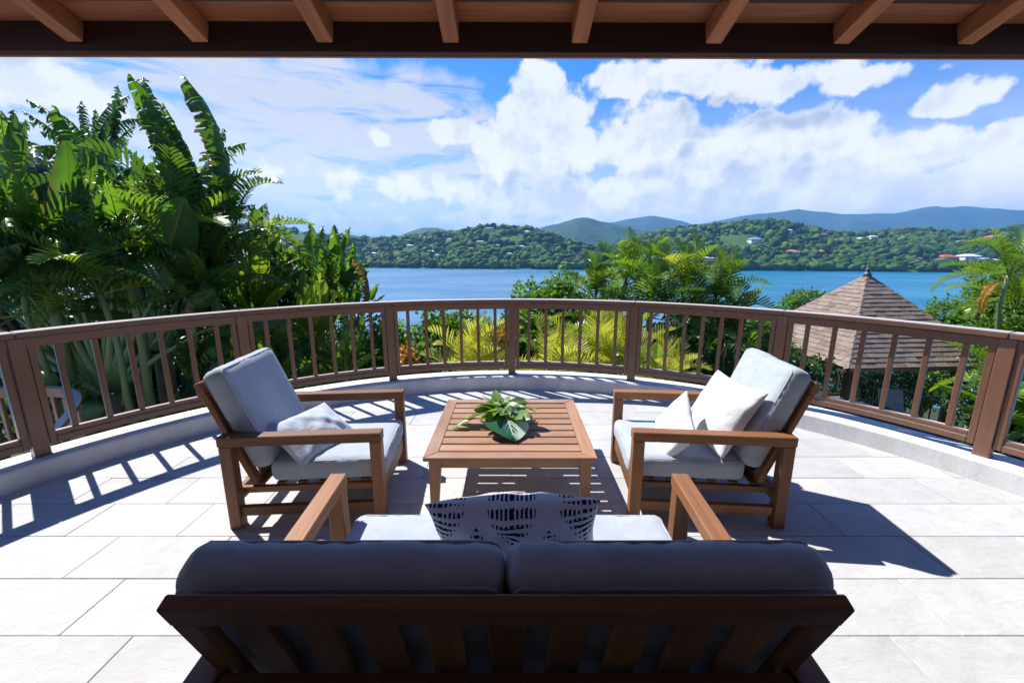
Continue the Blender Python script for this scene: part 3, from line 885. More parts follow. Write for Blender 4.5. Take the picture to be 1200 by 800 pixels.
def pillow_mesh(w, h, t, mat, seed=0, n=30, pinch=.07, slump=0.0):
    V, Fc = [], []
    for side in (1, -1):
        for j in range(n + 1):
            for i in range(n + 1):
                u, v = 2 * i / n - 1, 2 * j / n - 1
                x = w / 2 * u * (1 - pinch * (1 - abs(v) ** 1.6)); y = h / 2 * v * (1 - pinch * (1 - abs(u) ** 1.6))
                th = max(0, (1 - u * u)) ** .5 * max(0, (1 - v * v)) ** .5
                z = side * t / 2 * th ** .85
                e = max(abs(u), abs(v))
                z += side * th * (.006 * noise3((x, y, z), 22, seed) + .010 * noise3((x, y, 0), 9, seed + side))
                fold = math.exp(-((u * .8 + v * .6 - .2 * side) / .12) ** 2) * .010 + math.exp(-((u * .9 - v * .5 + .3) / .1) ** 2) * .008
                z -= side * fold * th
                y -= slump * th * (1 - v) * .5
                V.append((x, y, z))
    m = (n + 1) ** 2
    for s in (0, 1):
        for j in range(n):
            for i in range(n):
                a = s * m + j * (n + 1) + i
                f = (a, a + 1, a + n + 2, a + n + 1); Fc.append(f if s == 0 else f[::-1])
    me = mesh('pillow', V, Fc, mat, True)
    bm = bmesh.new(); bm.from_mesh(me); bmesh.ops.remove_doubles(bm, verts=bm.verts[:], dist=1e-5); bm.to_mesh(me); bm.free()
    return me

def piping_mesh(w, d, z, r=.0042, inset=.018, bulge=.004):
    pts = []
    hw, hd, q = w / 2 - inset + .006, d / 2 - inset + .006, .03
    for cx, cy, a0 in ((hw - q, hd - q, 0), (-hw + q, hd - q, 90), (-hw + q, -hd + q, 180), (hw - q, -hd + q, 270)):
        for k in range(5):
            a = R(a0 + 22.5 * k); pts.append(Vector((cx + q * math.cos(a), cy + q * math.sin(a), z + .0012 * math.sin(9 * k + a0))))
    pts.append(pts[0])
    V, Fc = tube(pts, [r] * len(pts), 6)
    return V, Fc[:-2]
def add_piping(cush, w, d, h, mat):
    V, Fc = piping_mesh(w, d, h / 2 - .010); V2, F2 = piping_mesh(w, d, -h / 2 + .010)
    n = len(V)
    link('piping', mesh('piping', V + V2, Fc + [tuple(n + i for i in f) for f in F2], mat, True), cush)
def seating(name, label, cat, loc, rz, W, depth, group=None, cush='cushion', n_seat=1, slats=5, splay=0.0, frame_w=None, seed=0, arm_h=.60, wood_m='teak', back=(.15, -.125), rise=.0, cush_w=None, rail_w=.060):
    """armchair or sofa of square timber; sits facing local +y"""
    t = thing(name, label, cat, loc, rz, group)
    hw, hd = W / 2, depth / 2
    L = .072
    for s in (-1, 1):
        xf, xr = s * (hw - L / 2), s * (hw - splay - L / 2)
        board('leg', (xf, hd - L / 2, 0), (xf, hd - L / 2, arm_h - .062), L, L * .95, wood_m, t, up=(0, 1, 0))
        board('leg', (xr, -hd + L / 2, 0), (xr, -hd + L / 2, arm_h - .062), L, L * .95, wood_m, t, up=(0, 1, 0))
        board('arm', (xf, hd + .002, arm_h - .031), (xr, -hd - .002, arm_h - .031), .078, .060, wood_m, t)
        board('lower_rail', (xf, hd - L, .105), (xr, -hd + L, .105), .034, .062, wood_m, t)
        board('seat_rail', (xf - s * .052, hd - .09, .217), (xr - s * .052, -hd + .02, .217), .030, .042, wood_m, t)
    board('front_rail', (-hw + L, hd - L / 2, .190), (hw - L, hd - L / 2, .190), .036, .125, wood_m, t)
    board('rear_rail', (-hw + splay + L, -hd + L / 2, .190), (hw - splay - L, -hd + L / 2, .190), .036, .085, wood_m, t)
    ry = -hd + rail_w / 2 + (0 if rail_w > .08 else .024)
    board('rear_top_rail', (-hw + splay + .08, ry, arm_h - .034), (hw - splay - .08, ry, arm_h - .034), rail_w, .058, wood_m, t)
    for i in range(6):
        y = hd - .14 - i * (depth - .30) / 5
        k = (hd - y) / depth
        xx = hw - splay * k - .09
        board('seat_slat', (-xx, y, .246), (xx, y, .246), .055, .014, wood_m, t, bev=.003)
    # reclined back
    b0, b1 = Vector((0, -hd + back[0], .20)), Vector((0, -hd + back[1], .900))
    d = (b1 - b0).normalized(); n = Vector((0, d.z, -d.y)); Lb = (b1 - b0).length
    fw = (frame_w or (W - 2 * splay - .19)) / 2
    for s in (-1, 1):
        board('back_stile', b0 + Vector((s * (fw - .030), 0, 0)), b1 - d * .076 + Vector((s * (fw - .030), 0, 0)), .060, .034, wood_m, t, up=n)
    board('back_top_rail', Vector((-fw, 0, 0)) + b1 - d * .038, Vector((fw, 0, 0)) + b1 - d * .038, .075, .036, wood_m, t, up=n)
    board('back_bottom_rail', Vector((-fw + .061, 0, 0)) + b0 + d * .05, Vector((fw - .061, 0, 0)) + b0 + d * .05, .06, .030, wood_m, t, up=n)
    iw = 2 * (fw - .060)
    sw = iw / (slats + (slats + 1) * .72); gp = sw * .72
    for i in range(slats):
        x = -iw / 2 + gp + sw / 2 + i * (sw + gp)
        board('back_slat', Vector((x, 0, 0)) + b0 + d * .081, Vector((x, 0, 0)) + b1 - d * .077, sw, .018, wood_m, t, up=n, bev=.003)
    # cushions
    cw = (cush_w or 2 * fw) / n_seat
    me_b = cushion_mesh('back_cushion', cw - .012, .66, .135, cush, .042, .010, seed)
    sd = depth - .235
    me_s = cushion_mesh('seat_cushion', (W - splay - 2 * L - .035) / n_seat - .004, sd, .135, cush, .036, .008, seed + 5)
    for i in range(n_seat):
        x = (i - (n_seat - 1) / 2) * cw
        o = link('back_cushion', me_b, t)
        c = b0 + d * (Lb - .33 + .030 + rise) + n * (.019 + .080) + Vector((x, 0, 0))
        M = Matrix((Vector((1, 0, 0)), d, Vector((1, 0, 0)).cross(d))).transposed().to_4x4(); M.translation = c
        o.matrix_local = M
        add_piping(o, cw - .012, .66, .135, cush)
        o = link('seat_cushion', me_s, t)
        x = (i - (n_seat - 1) / 2) * (W - splay - 2 * L - .03) / n_seat
        o.location = (x, hd - .005 - sd / 2, .254 + .068)
        add_piping(o, (W - splay - 2 * L - .035) / n_seat - .004, sd, .135, cush)
    return t

lc = seating('armchair', 'wooden armchair with grey cushions and one grey pillow, left of the table', 'armchair', (-1.285, 2.705, 0), R(-90 + 4.5), .83, .935, 'wooden armchairs facing each other', seed=1)
rc = seating('armchair', 'wooden armchair with two white pillows on it, right of the table', 'armchair', (1.232, 2.705, 0), R(90 - 5.0), .82, .935, 'wooden armchairs facing each other', seed=2)
sofa = seating('sofa', 'two seat wooden sofa seen from behind, with dark shaded cushions', 'sofa', (-.014, 1.325, 0), 0.0, 1.735, 1.07, None, n_seat=2, slats=9, splay=.06, frame_w=1.52, seed=3, back=(.275, -.010), rise=-.05, cush_w=1.585, rail_w=.088)

def pillow(name, label, loc, rot, w, h, t, mat, seed, pinch=.07, slump=0.0):
    o = link(name, pillow_mesh(w, h, t, mat, seed, pinch=pinch, slump=slump))
    o.location = loc; o.rotation_euler = Euler(rot, 'XYZ')
    return tag(o, label, 'pillow')
def pillow_axes(o, xax, yax):
    x = Vector(xax).normalized(); y = Vector(yax); y = (y - x * y.dot(x)).normalized(); z = x.cross(y)
    M = Matrix((x, y, z)).transposed().to_4x4(); M.translation = o.location.copy(); o.matrix_world = M
p1 = pillow('pillow', 'small pale grey pillow lying on the left armchair', (-1.33, 2.62, .475), (0, 0, 0), .50, .36, .14, 'pillow_grey', 2)
pillow_axes(p1, (.38, .92, .02), (-.78, .30, .55))
p2 = pillow('pillow', 'larger white square pillow leaning on the back of the right armchair', (1.385, 2.63, .615), (0, 0, 0), .49, .49, .16, 'pillow_white', 4, .09)
pillow_axes(p2, (.16, -1.0, -.04), (.50, .06, .86))
p3 = pillow('pillow', 'smaller white pillow in front of the square one on the right armchair', (1.07, 2.585, .515), (0, 0, 0), .42, .36, .12, 'pillow_white', 6, .09)
pillow_axes(p3, (-.20, -.92, -.42), (.42, -.34, .86))
p4 = pillow('patterned_pillow', 'white pillow with dark blue diamond pattern on the sofa', (.012, 1.44, .590), (0, 0, 0), .64, .38, .22, 'pattern', 9, .06)
pillow_axes(p4, (1, -.05, .06), (0, -.40, .91))

# --- coffee table
tb = thing('coffee_table', 'square slatted wooden coffee table in the middle of the terrace', 'table', (-.012, 2.965, 0))
TX, TY, TH = .552, .540, .385
T_ = 'table_teak'
fr = .085
def mitre(name, a, b, horizontal):
    """frame board of the top with 45 degree ends"""
    x0, y0, x1, y1 = a
    z0, z1 = TH - .026, TH
    V = [(p[0], p[1], z) for z in (z0, z1) for p in b]
    c = Vector((sum(p[0] for p in b) / 4, sum(p[1] for p in b) / 4, TH - .013))
    if horizontal: V = [Vector(v) - c for v in V]
    else: V = [Vector((v[1] - c.y, -(v[0] - c.x), v[2] - c.z)) for v in V]
    me = mesh(name, V, [(3, 2, 1, 0), (4, 5, 6, 7), (0, 1, 5, 4), (1, 2, 6, 5), (2, 3, 7, 6), (3, 0, 4, 7)], T_)
    bm = bmesh.new(); bm.from_mesh(me); bmesh.ops.recalc_face_normals(bm, faces=bm.faces[:])
    bmesh.ops.bevel(bm, geom=bm.edges[:], offset=.003, segments=1, affect='EDGES'); bm.to_mesh(me); bm.free()
    o = link(name, me, tb); o.location = c
    if not horizontal: o.rotation_euler.z = math.pi / 2
g_ = .001
mitre('frame_board', (0, 0, 0, 0), [(-TX + g_, -TY), (TX - g_, -TY), (TX - fr - g_, -TY + fr), (-TX + fr + g_, -TY + fr)], True)
mitre('frame_board', (0, 0, 0, 0), [(TX - g_, TY), (-TX + g_, TY), (-TX + fr + g_, TY - fr), (TX - fr - g_, TY - fr)], True)
mitre('frame_board', (0, 0, 0, 0), [(-TX, TY - g_), (-TX, -TY + g_), (-TX + fr, -TY + fr + g_), (-TX + fr, TY - fr - g_)], False)
mitre('frame_board', (0, 0, 0, 0), [(TX, -TY + g_), (TX, TY - g_), (TX - fr, TY - fr - g_), (TX - fr, -TY + fr + g_)], False)
inner = 2 * (TY - fr)
ns = 8; gap = .020; sw = (inner - (ns + 1) * gap) / ns
for i in range(ns):
    y = -TY + fr + gap + sw / 2 + i * (sw + gap)
    board('slat', (-TX + fr + .001, y, TH - .014), (TX - fr - .001, y, TH - .014), sw, .022, T_, tb, bev=.003)
board('centre_bearer', (0, -TY + fr, TH - .05), (0, TY - fr, TH - .05), .05, .045, T_, tb)
for s in (-1, 1):
    board('apron', (-TX + .10, s * (TY - .055), TH - .060), (TX - .10, s * (TY - .055), TH - .060), .026, .066, T_, tb)
    board('apron', (s * (TX - .055), -TY + .10, TH - .060), (s * (TX - .055), TY - .10, TH - .060), .026, .066, T_, tb)
    for q in (-1, 1):
        a, b = .078, .050
        cx, cy = s * (TX - .030), q * (TY - .030)
        V = []
        for z, k in ((0, b), (TH - .028, a)):
            V += [(0, 0, z), (-s * k, 0, z), (-s * k, -q * k, z), (0, -q * k, z)]
        Vr = [Vector((v[2] - .18, v[0], v[1])) for v in V]
        me = mesh('leg', Vr, [(0, 1, 2, 3), (7, 6, 5, 4), (0, 4, 5, 1), (1, 5, 6, 2), (2, 6, 7, 3), (3, 7, 4, 0)], T_)
        bm = bmesh.new(); bm.from_mesh(me); bmesh.ops.recalc_face_normals(bm, faces=bm.faces[:])
        bmesh.ops.bevel(bm, geom=bm.edges[:], offset=.003, segments=1, affect='EDGES'); bm.to_mesh(me); bm.free()
        o = link('leg', me, tb)
        M = Matrix(((0, 1, 0), (0, 0, 1), (1, 0, 0))).to_4x4(); M.translation = Vector((cx, cy, .18))
        o.matrix_local = M

# --- bowl of leaves on the table
posy = thing('leaf_arrangement', 'low bowl of green leaves with one big striped leaf on the table', 'plant', (-.085, 2.965, TH))
def heart_leaf(L, W, seed, n=8, cup=.15, curl=.25, notch=.12):
    V, Fc, UV = [], [], []
    for i in range(n + 1):
        t = i / n
        wv = W / 2 * (math.sin(math.pi * min(1, t ** .62)) ** .75 if 0 < t < 1 else 0)
        y = L * t; z = -curl * L * t * t
        back = notch * L * (1 - t) ** 4
        for k, s in enumerate((-1, -.5, 0, .5, 1)):
            V.append((s * wv, y - back * abs(s), z + cup * wv * abs(s) + .006 * math.sin(9 * t + seed + 3 * s)))
            UV.append((t, s))
    for i in range(n):
        for k in range(4): Fc.append((i * 5 + k, i * 5 + k + 1, i * 5 + k + 6, i * 5 + k + 5))
    return V, Fc, UV
def variegated():
    m, nt, out = new_mat('striped_leaf')
    ux, uy, _ = nt.sep(nt.new('ShaderNodeUVMap').outputs[0])
    v = objvec(nt)
    a = nt.m('ABSOLUTE', uy)
    st = nt.noise(nt.comb(nt.m('MULTIPLY', nt.m('SUBTRACT', ux, nt.m('MULTIPLY', a, .55)), 9.0), nt.m('MULTIPLY', uy, .9), 3.0), 1.0, 3, .6, .3)
    side = nt.ss(nt.m('ADD', nt.m('MULTIPLY', uy, -.35), st), .50, .62)
    col = nt.mix(side, (0.018, 0.085, 0.030), (0.50, 0.58, 0.44))
    col = nt.mix(nt.ss(a, .06, .02), col, (.5, .55, .4))
    b = principled(nt, out, col, .28, .5, bump(nt, st, .3, .004))
    return m
MATS['striped'] = variegated()
bw, bf = [], []
prof = [(.03, .0), (.07, .005), (.105, .03), (.125, .065), (.130, .082), (.122, .082), (.10, .045), (.0, .025)]
for (r, z) in prof:
    for k in range(24): bw.append((r * math.cos(k * math.pi / 12), r * math.sin(k * math.pi / 12), z))
for i in range(len(prof) - 1):
    for k in range(24): bf.append((i * 24 + k, i * 24 + (k + 1) % 24, (i + 1) * 24 + (k + 1) % 24, (i + 1) * 24 + k))
link('bowl', mesh('bowl', bw, bf, 'bowl', True), posy).location = (.02, 0, 0)
lv = [mesh('leaf', *heart_leaf(1, w, s, 8, c, cu)[:2], 'posy', True, heart_leaf(1, w, s, 8, c, cu)[2]) for w, s, c, cu in ((.62, 1, .2, .3), (.5, 2, .35, .55), (.75, 3, .1, .2), (.42, 4, .3, .1))]
rr = random.Random(12)
for i in range(58):
    a = rr.uniform(0, 2 * math.pi); rad = rr.uniform(.02, .14)
    el = R(rr.uniform(-10, 38)) * (1.15 - rad / .2)
    o = link('leaf', lv[rr.randrange(4)], posy)
    sc_ = rr.uniform(.075, .145)
    o.matrix_local = Matrix.Translation((.02 + rad * math.cos(a), .02 + rad * math.sin(a), rr.uniform(.095, .140))) @ Matrix.Rotation(a - math.pi / 2 + rr.uniform(-.6, .6), 4, 'Z') @ Matrix.Rotation(el, 4, 'X') @ Matrix.Rotation(rr.uniform(-.7, .7), 4, 'Y') @ Matrix.Scale(sc_, 4)
for k, (dx, dy, dz, L, w_, az, el, ro) in enumerate([(-.08, -.02, .13, .16, .6, 150, 10, .3), (-.12, -.03, .10, .17, .5, 165, -5, -.2), (-.15, -.02, .08, .18, .42, 172, -14, .4), (-.19, -.05, .06, .18, .42, 186, -16, 0), (-.24, -.075, .045, .16, .34, 195, -12, .2), (.09, .05, .15, .13, .8, 20, 15, .3), (-.03, .1, .14, .13, .6, 100, 35, 0), (.13, .03, .10, .13, .7, -15, -15, 0)]):
    o = link('leaf', lv[k % 4], posy)
    o.matrix_local = Matrix.Translation((dx, dy, dz)) @ Matrix.Rotation(R(az - 90), 4, 'Z') @ Matrix.Rotation(R(el), 4, 'X') @ Matrix.Rotation(ro, 4, 'Y') @ Matrix.Diagonal((L * w_ * 1.4, L, L, 1))
big = heart_leaf(.28, .33, 5, 14, -.16, .10, .16)
o = link('large_striped_leaf', mesh('striped_leaf', big[0], big[1], 'striped', True, big[2]), posy)
o['label'] = 'large dark green leaf with white stripes'
o.matrix_local = Matrix.Translation((.03, -.085, .118)) @ Matrix.Rotation(R(-162), 4, 'Z') @ Matrix.Rotation(R(-14), 4, 'X') @ Matrix.Rotation(R(-8), 4, 'Y')
big = heart_leaf(.16, .15, 7, 10, .12, .3, .1)
o = link('leaf', mesh('leaf', big[0], big[1], 'striped', True, big[2]), posy)
o.matrix_local = Matrix.Translation((.08, -.02, .15)) @ Matrix.Rotation(R(-125), 4, 'Z') @ Matrix.Rotation(R(-14), 4, 'X')

# ================================================================ GAZEBO
def shingle_mat():
    m, nt, out = new_mat('shingle')
    v = rnd_offset(nt, objvec(nt), 13)
    gr = nt.noise(v, 120, 3, .7); a = nt.noise(nt.vm('MULTIPLY', v, (3, 1, 1)), 5, 4, .6)
    c = nt.ramp(orand(nt), [(0, (0.175, 0.130, 0.102)), (.5, (0.24, 0.180, 0.143)), (1, (0.295, 0.228, 0.185))])
    c = nt.mix(nt.ss(a, .35, .7), c, nt.mix(1.0, c, (.72, .7, .68), 'MULTIPLY'))
    c = nt.mix(nt.m('MULTIPLY', gr, .35), c, (.30, .24, .2))
    principled(nt, out, c, .9, .2, bump(nt, gr, .4, .004))
    return m
MATS['shingle'] = shingle_mat()
GC, GA = Vector((10.42, 12.40, 0)), R(4)
gz = thing('garden_gazebo', 'open garden gazebo with brown shingled pyramid roof below the terrace', 'gazebo', (GC.x, GC.y, -3.4), GA)
HS, ZE, ZA = 2.12, 2.2, 4.40           # half side, eave and apex over its floor
slant = math.hypot(HS, ZA - ZE)
apex = Vector((0, 0, ZA))
me = mesh('roof', [(-HS + .02, -HS + .02, ZE - .02), (HS - .02, -HS + .02, ZE - .02), (HS - .02, HS - .02, ZE - .02), (-HS + .02, HS - .02, ZE - .02), (0, 0, ZA - .02)], [(0, 1, 4), (1, 2, 4), (2, 3, 4), (3, 0, 4), (3, 2, 1, 0)], 'dark_wood')
groof = link('roof', me, gz)
rs = random.Random(4)
rest_v, rest_f = [], []
courses = 21
ex = slant / courses
for f in range(4):
    a = f * math.pi / 2
    U = Vector((math.cos(a), math.sin(a), 0)); outw = Vector((math.sin(a), -math.cos(a), 0))
    e0 = outw * HS + Vector((0, 0, ZE))
    up = (apex - e0).normalized(); nrm = U.cross(up).normalized()
    for c in range(courses):
        q0, q1 = c * ex - (.015 if c == 0 else 0), min((c + 1) * ex + .05, slant)
        hwid = lambda q: HS * (1 - max(q, 0) / slant) + (.01 if q < 0 else 0)
        s = -hwid(q0) - rs.uniform(0, .25)
        while s < hwid(q0):
            wdt = rs.choice((.22, .27, .31, .36))
            s0, s1 = s + .003, s + wdt - .003
            lo = (max(s0, -hwid(q0)), min(s1, hwid(q0))); hi = (max(s0, -hwid(q1)), min(s1, hwid(q1)))
            s += wdt
            if lo[1] - lo[0] < .02: continue
            if hi[1] <= hi[0]: m_ = max(-hwid(q1), min(hwid(q1), sum(lo) / 2)); hi = (m_ - .001, m_ + .001)
            th = rs.uniform(.012, .026)
            off = e0 + nrm * (.022)
            P = lambda s_, q_, n_: off + U * s_ + up * q_ + nrm * n_
            V = [P(lo[0], q0, 0), P(lo[1], q0, 0), P(hi[1], q1, -.016), P(hi[0], q1, -.016), P(lo[0], q0, th), P(lo[1], q0, th), P(hi[1], q1, -.002), P(hi[0], q1, -.002)]
            Fc = [(3, 2, 1, 0), (4, 5, 6, 7), (0, 1, 5, 4), (1, 2, 6, 5), (2, 3, 7, 6), (3, 0, 4, 7)]
            if f in (0, 3) and wdt > 0 and (q0 < slant * .9):
                ctr = (V[0] + V[1] + V[2] + V[3]) / 4
                o = link('shingle', mesh('shingle', [v - ctr for v in V], Fc, 'shingle'), groof); o.location = ctr
            else:
                b = len(rest_v); rest_v += V; rest_f += [tuple(b + i for i in q) for q in Fc]
o = link('far_side_shingles', mesh('shingles', rest_v, rest_f, 'shingle'), groof); o['kind'] = 'stuff'
for k, (sx, sy) in enumerate(((-1, -1), (1, -1), (1, 1), (-1, 1))):
    cor = Vector((sx * HS, sy * HS, ZE)); d = (apex - cor); L = d.length; d.normalize()
    nrm = (Vector((sx, sy, 0)).normalized() + Vector((0, 0, 1.1))).normalized()
    ncap = 16
    for i in range(ncap):
        p = cor + d * (L * i / ncap - .02) + nrm * .034; q = cor + d * (L * (i + 1) / ncap + .03) + nrm * .022
        side = d.cross(nrm).normalized()
        V = [p - side * .10 - nrm * .055, p + nrm * .02, p + side * .10 - nrm * .055, q - side * .10 - nrm * .06, q + nrm * .01, q + side * .10 - nrm * .06]
        V += [v - nrm * .014 for v in V]
        ctr = (p + q) / 2
        Fc = [(0, 1, 4, 3), (1, 2, 5, 4), (6, 9, 10, 7), (7, 10, 11, 8), (0, 6, 7, 1), (1, 7, 8, 2), (0, 3, 9, 6), (2, 8, 11, 5), (3, 4, 10, 9), (4, 5, 11, 10)]
        o = link('hip_cap', mesh('hip_cap', [v - ctr for v in V], Fc, 'shingle'), groof); o.location = ctr
prof = [(.10, -.03), (.11, .02), (.06, .05), (.045, .10), (.075, .135), (.045, .17), (.03, .22), (.022, .32), (.0, .42)]
fv, ff = [], []
for (r, z) in prof:
    for k in range(10): fv.append((r * math.cos(k * math.pi / 5), r * math.sin(k * math.pi / 5), z))
for i in range(len(prof) - 1):
    for k in range(10): ff.append((i * 10 + k, i * 10 + (k + 1) % 10, (i + 1) * 10 + (k + 1) % 10, (i + 1) * 10 + k))
link('finial', mesh('finial', fv, ff, 'finial', True), gz).location = apex + Vector((0, 0, .03))
for sx, sy in ((-1, -1), (1, -1), (1, 1), (-1, 1)):
    board('post', (sx * 1.55, sy * 1.55, 0), (sx * 1.55, sy * 1.55, ZE + .18), .14, .14, 'dark_wood', gz, up=(0, 1, 0))
for k in range(4):
    a = k * math.pi / 2; ca, sa = math.cos(a), math.sin(a)
    rot = lambda x, y, z: Vector((x * ca - y * sa, x * sa + y * ca, z))
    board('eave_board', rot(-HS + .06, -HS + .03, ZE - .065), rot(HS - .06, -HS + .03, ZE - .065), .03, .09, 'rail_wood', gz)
    board('beam', rot(-1.47, -1.55, ZE - .02), rot(1.47, -1.55, ZE - .02), .1, .14, 'dark_wood', gz)
    if k in (1, 2):
        board('hand_rail', rot(-1.47, -1.55, .92), rot(1.47, -1.55, .92), .08, .05, 'dark_wood', gz)
        board('low_rail', rot(-1.47, -1.55, .18), rot(1.47, -1.55, .18), .05, .05, 'dark_wood', gz)
        for i in range(12): board('baluster', rot(-1.4 + i * 2.8 / 11, -1.55, .206), rot(-1.4 + i * 2.8 / 11, -1.55, .894), .03, .03, 'dark_wood', gz, up=(0, 1, 0))
o = link('platform', box_mesh(3.7, 3.7, 1.6, 'deck_floor', .01), gz); o.location = (0, 0, -.80)
gch = []
for i, (x, y, rz, lab) in enumerate([(9.45, 12.75, R(205), 'slate blue cushioned wooden chair under the gazebo, nearer its front corner post'), (11.45, 11.75, R(165), 'slate blue cushioned wooden chair under the gazebo, right of the other one')]):
    gch.append(seating('garden_chair', lab, 'chair', (x, y, -3.4), rz, .8, .88, 'chairs under the gazebo', 'cushion_slate', seed=8 + i, wood_m='dark_wood'))
gt = thing('side_table', 'small wooden table under the gazebo beside the chairs', 'table', (8.95, 11.35, -3.4), GA)
board('top', (-.45, 0, .43), (.45, 0, .43), .6, .04, 'table_teak', gt)
for sx in (-1, 1):
    for sy in (-1, 1): board('leg', (sx * .4, sy * .25, 0), (sx * .4, sy * .25, .41), .05, .05, 'table_teak', gt, up=(0, 1, 0))

# --- lower landing railing, left, under the terrace
lr = thing('lower_stair_railing', 'lower brown railing with rounded end beyond the left of the terrace', 'railing', (0, 0, 0))
path = [Vector((-8.6, 4.55, .0)), Vector((-7.6, 4.75, .0)), Vector((-6.7, 4.9, .0)), Vector((-5.75, 4.98, 0)), Vector((-5.42, 4.90, -.02)), Vector((-5.16, 4.70, -.07)), Vector((-5.02, 4.40, -.18)), Vector((-4.95, 4.05, -.34))]
def strip(name, pts, w, h, z, mat, parent):
    V, Fc = [], []
    for i, p in enumerate(pts):
        d = (pts[min(i + 1, len(pts) - 1)] - pts[max(i - 1, 0)]).normalized()
        sd = d.cross(Vector((0, 0, 1))).normalized() * w / 2; upv = sd.cross(d).normalized() * h / 2
        c = p + Vector((0, 0, z))
        V += [c - sd - upv, c + sd - upv, c + sd + upv, c - sd + upv]
    for i in range(len(pts) - 1):
        for k in range(4): Fc.append((i * 4 + k, i * 4 + (k + 1) % 4, i * 4 + 4 + (k + 1) % 4, i * 4 + 4 + k))
    n = (len(pts) - 1) * 4
    Fc += [(3, 2, 1, 0), (n, n + 1, n + 2, n + 3)]
    me = mesh(name, V, Fc, mat)
    bm = bmesh.new(); bm.from_mesh(me); bmesh.ops.recalc_face_normals(bm, faces=bm.faces[:]); bm.to_mesh(me); bm.free()
    return link(name, me, parent)
def smooth_path(p, n=6):
    out_ = []
    for i in range(len(p) - 1):
        a, b, c, d = p[max(i - 1, 0)], p[i], p[i + 1], p[min(i + 2, len(p) - 1)]
        for k in range(n):
            t = k / n
            out_.append(.5 * ((2 * b) + (c - a) * t + (2 * a - 5 * b + 4 * c - d) * t * t + (3 * b - a - 3 * c + d) * t ** 3))
    return out_ + [p[-1]]
sp = smooth_path(path)
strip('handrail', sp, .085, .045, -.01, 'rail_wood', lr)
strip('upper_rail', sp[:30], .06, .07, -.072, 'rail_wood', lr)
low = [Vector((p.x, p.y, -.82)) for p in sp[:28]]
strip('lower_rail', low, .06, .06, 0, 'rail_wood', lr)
for i, p in enumerate(sp[:28]):
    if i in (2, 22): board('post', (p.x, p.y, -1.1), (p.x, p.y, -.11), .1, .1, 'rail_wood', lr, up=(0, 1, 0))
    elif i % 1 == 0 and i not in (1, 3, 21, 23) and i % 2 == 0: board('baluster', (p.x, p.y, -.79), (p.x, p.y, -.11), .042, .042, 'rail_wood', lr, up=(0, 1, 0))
ls = prism('lower_landing', [Vector((-9.5, 2.2, 0)), Vector((-4.4, 2.2, 0)), Vector((-4.6, 4.6, 0)), Vector((-5.3, 5.1, 0)), Vector((-9.5, 4.7, 0))], -4.2, -1.1, 'plaster')
tag(ls, 'white landing one flight below the terrace', 'landing', kind='structure')

# ================================================================ PLANTS
def paddle_leaf(lp, lb, hw, bend, tear, seed, fold=.35, nseg=26, start=0.0):
    """a banana-like leaf: stalk, midrib and a blade that is more or less torn into strips.
    grows from the origin along +z and bends over towards +y"""
    r = random.Random(seed)
    V, Fc, UV = [], [], []
    tot = lp + lb
    def ang(s): return start + bend * (s / tot) ** 1.6
    pos, N = [Vector((0, 0, 0))], 60
    for i in range(N):
        a = ang((i + .5) / N * tot); pos.append(pos[-1] + Vector((0, math.sin(a), math.cos(a))) * tot / N)
    def P(s):
        f = max(0, min(.99999, s / tot)) * N; i = int(f); return pos[i].lerp(pos[i + 1], f - i)
    # stalk and midrib
    pts = [P(tot * k / 9) for k in range(10)]
    rad = [max(.004, (.030 if k < 4 else .022) * (1 - k / 10.5)) for k in range(10)]
    tv, tf = tube(pts, rad, 5)
    V += tv; Fc += tf; UV += [(0, 0)] * len(tv)
    def width(t): return hw * (math.sin(math.pi * min(1, (t * .97 + .03) ** .85)) ** .55)
    for side in (-1, 1):
        j = 0
        while j < nseg:
            k = nseg if tear <= 0 else (r.choice((1, 1, 2, 2)) if tear > .8 else r.choice((1, 1, 2, 3, 5)) if tear > .4 else r.choice((3, 6, 10, 12)))
            k = min(k, nseg - j)
            hang = r.uniform(0, 1.0) * tear * 1.1 + (r.uniform(.3, 1.0) if r.random() < tear * .5 else 0)
            short = 1 - r.random() ** 3 * .4 * tear
            shrink = (.45 if tear > .8 else .22) * min(1, tear * 2)
            base = len(V)
            for i in range(k + 1):
                t = (j + i) / nseg
                s = lp + lb * t
                c = P(s); a = ang(s)
                d = Vector((0, math.sin(a), math.cos(a))); nrm = Vector((0, -math.cos(a), math.sin(a)))
                w = width(t) * short
                edge = 0
                if tear > 0: edge = (shrink * lb / nseg * k * .5) * (1 if i == 0 else -1 if i == k else 0)
                for q in (0, .35, .7, 1.0):
                    ph = fold - (fold + .35 + hang) * q ** 1.3
                    off = Vector((side, 0, 0)) * (w * q * math.cos(ph)) + nrm * (w * q * math.sin(ph) * .9)
                    grav = Vector((0, 0, -1)) * (w * .35 * hang * q * q)
                    wav = nrm * (.012 * math.sin(t * 40 + q * 5 + seed) * q)
                    V.append(c + off + d * (w * .28 * q + edge * q) + grav + wav)
                    UV.append((t, side * q))
            for i in range(k):
                for q in range(3):
                    b = base + i * 4 + q
                    f = (b, b + 1, b + 5, b + 4); Fc.append(f if side > 0 else f[::-1])
            j += k
    return V, Fc, UV, pos[-1]

PADDLE = {}
def paddle_set(key, mat, specs):
    out_ = []
    for i, sp_ in enumerate(specs):
        V, Fc, UV, tip = paddle_leaf(*sp_)
        out_.append((mesh('leaf', V, Fc, mat, True, UV), tip))
    PADDLE[key] = out_
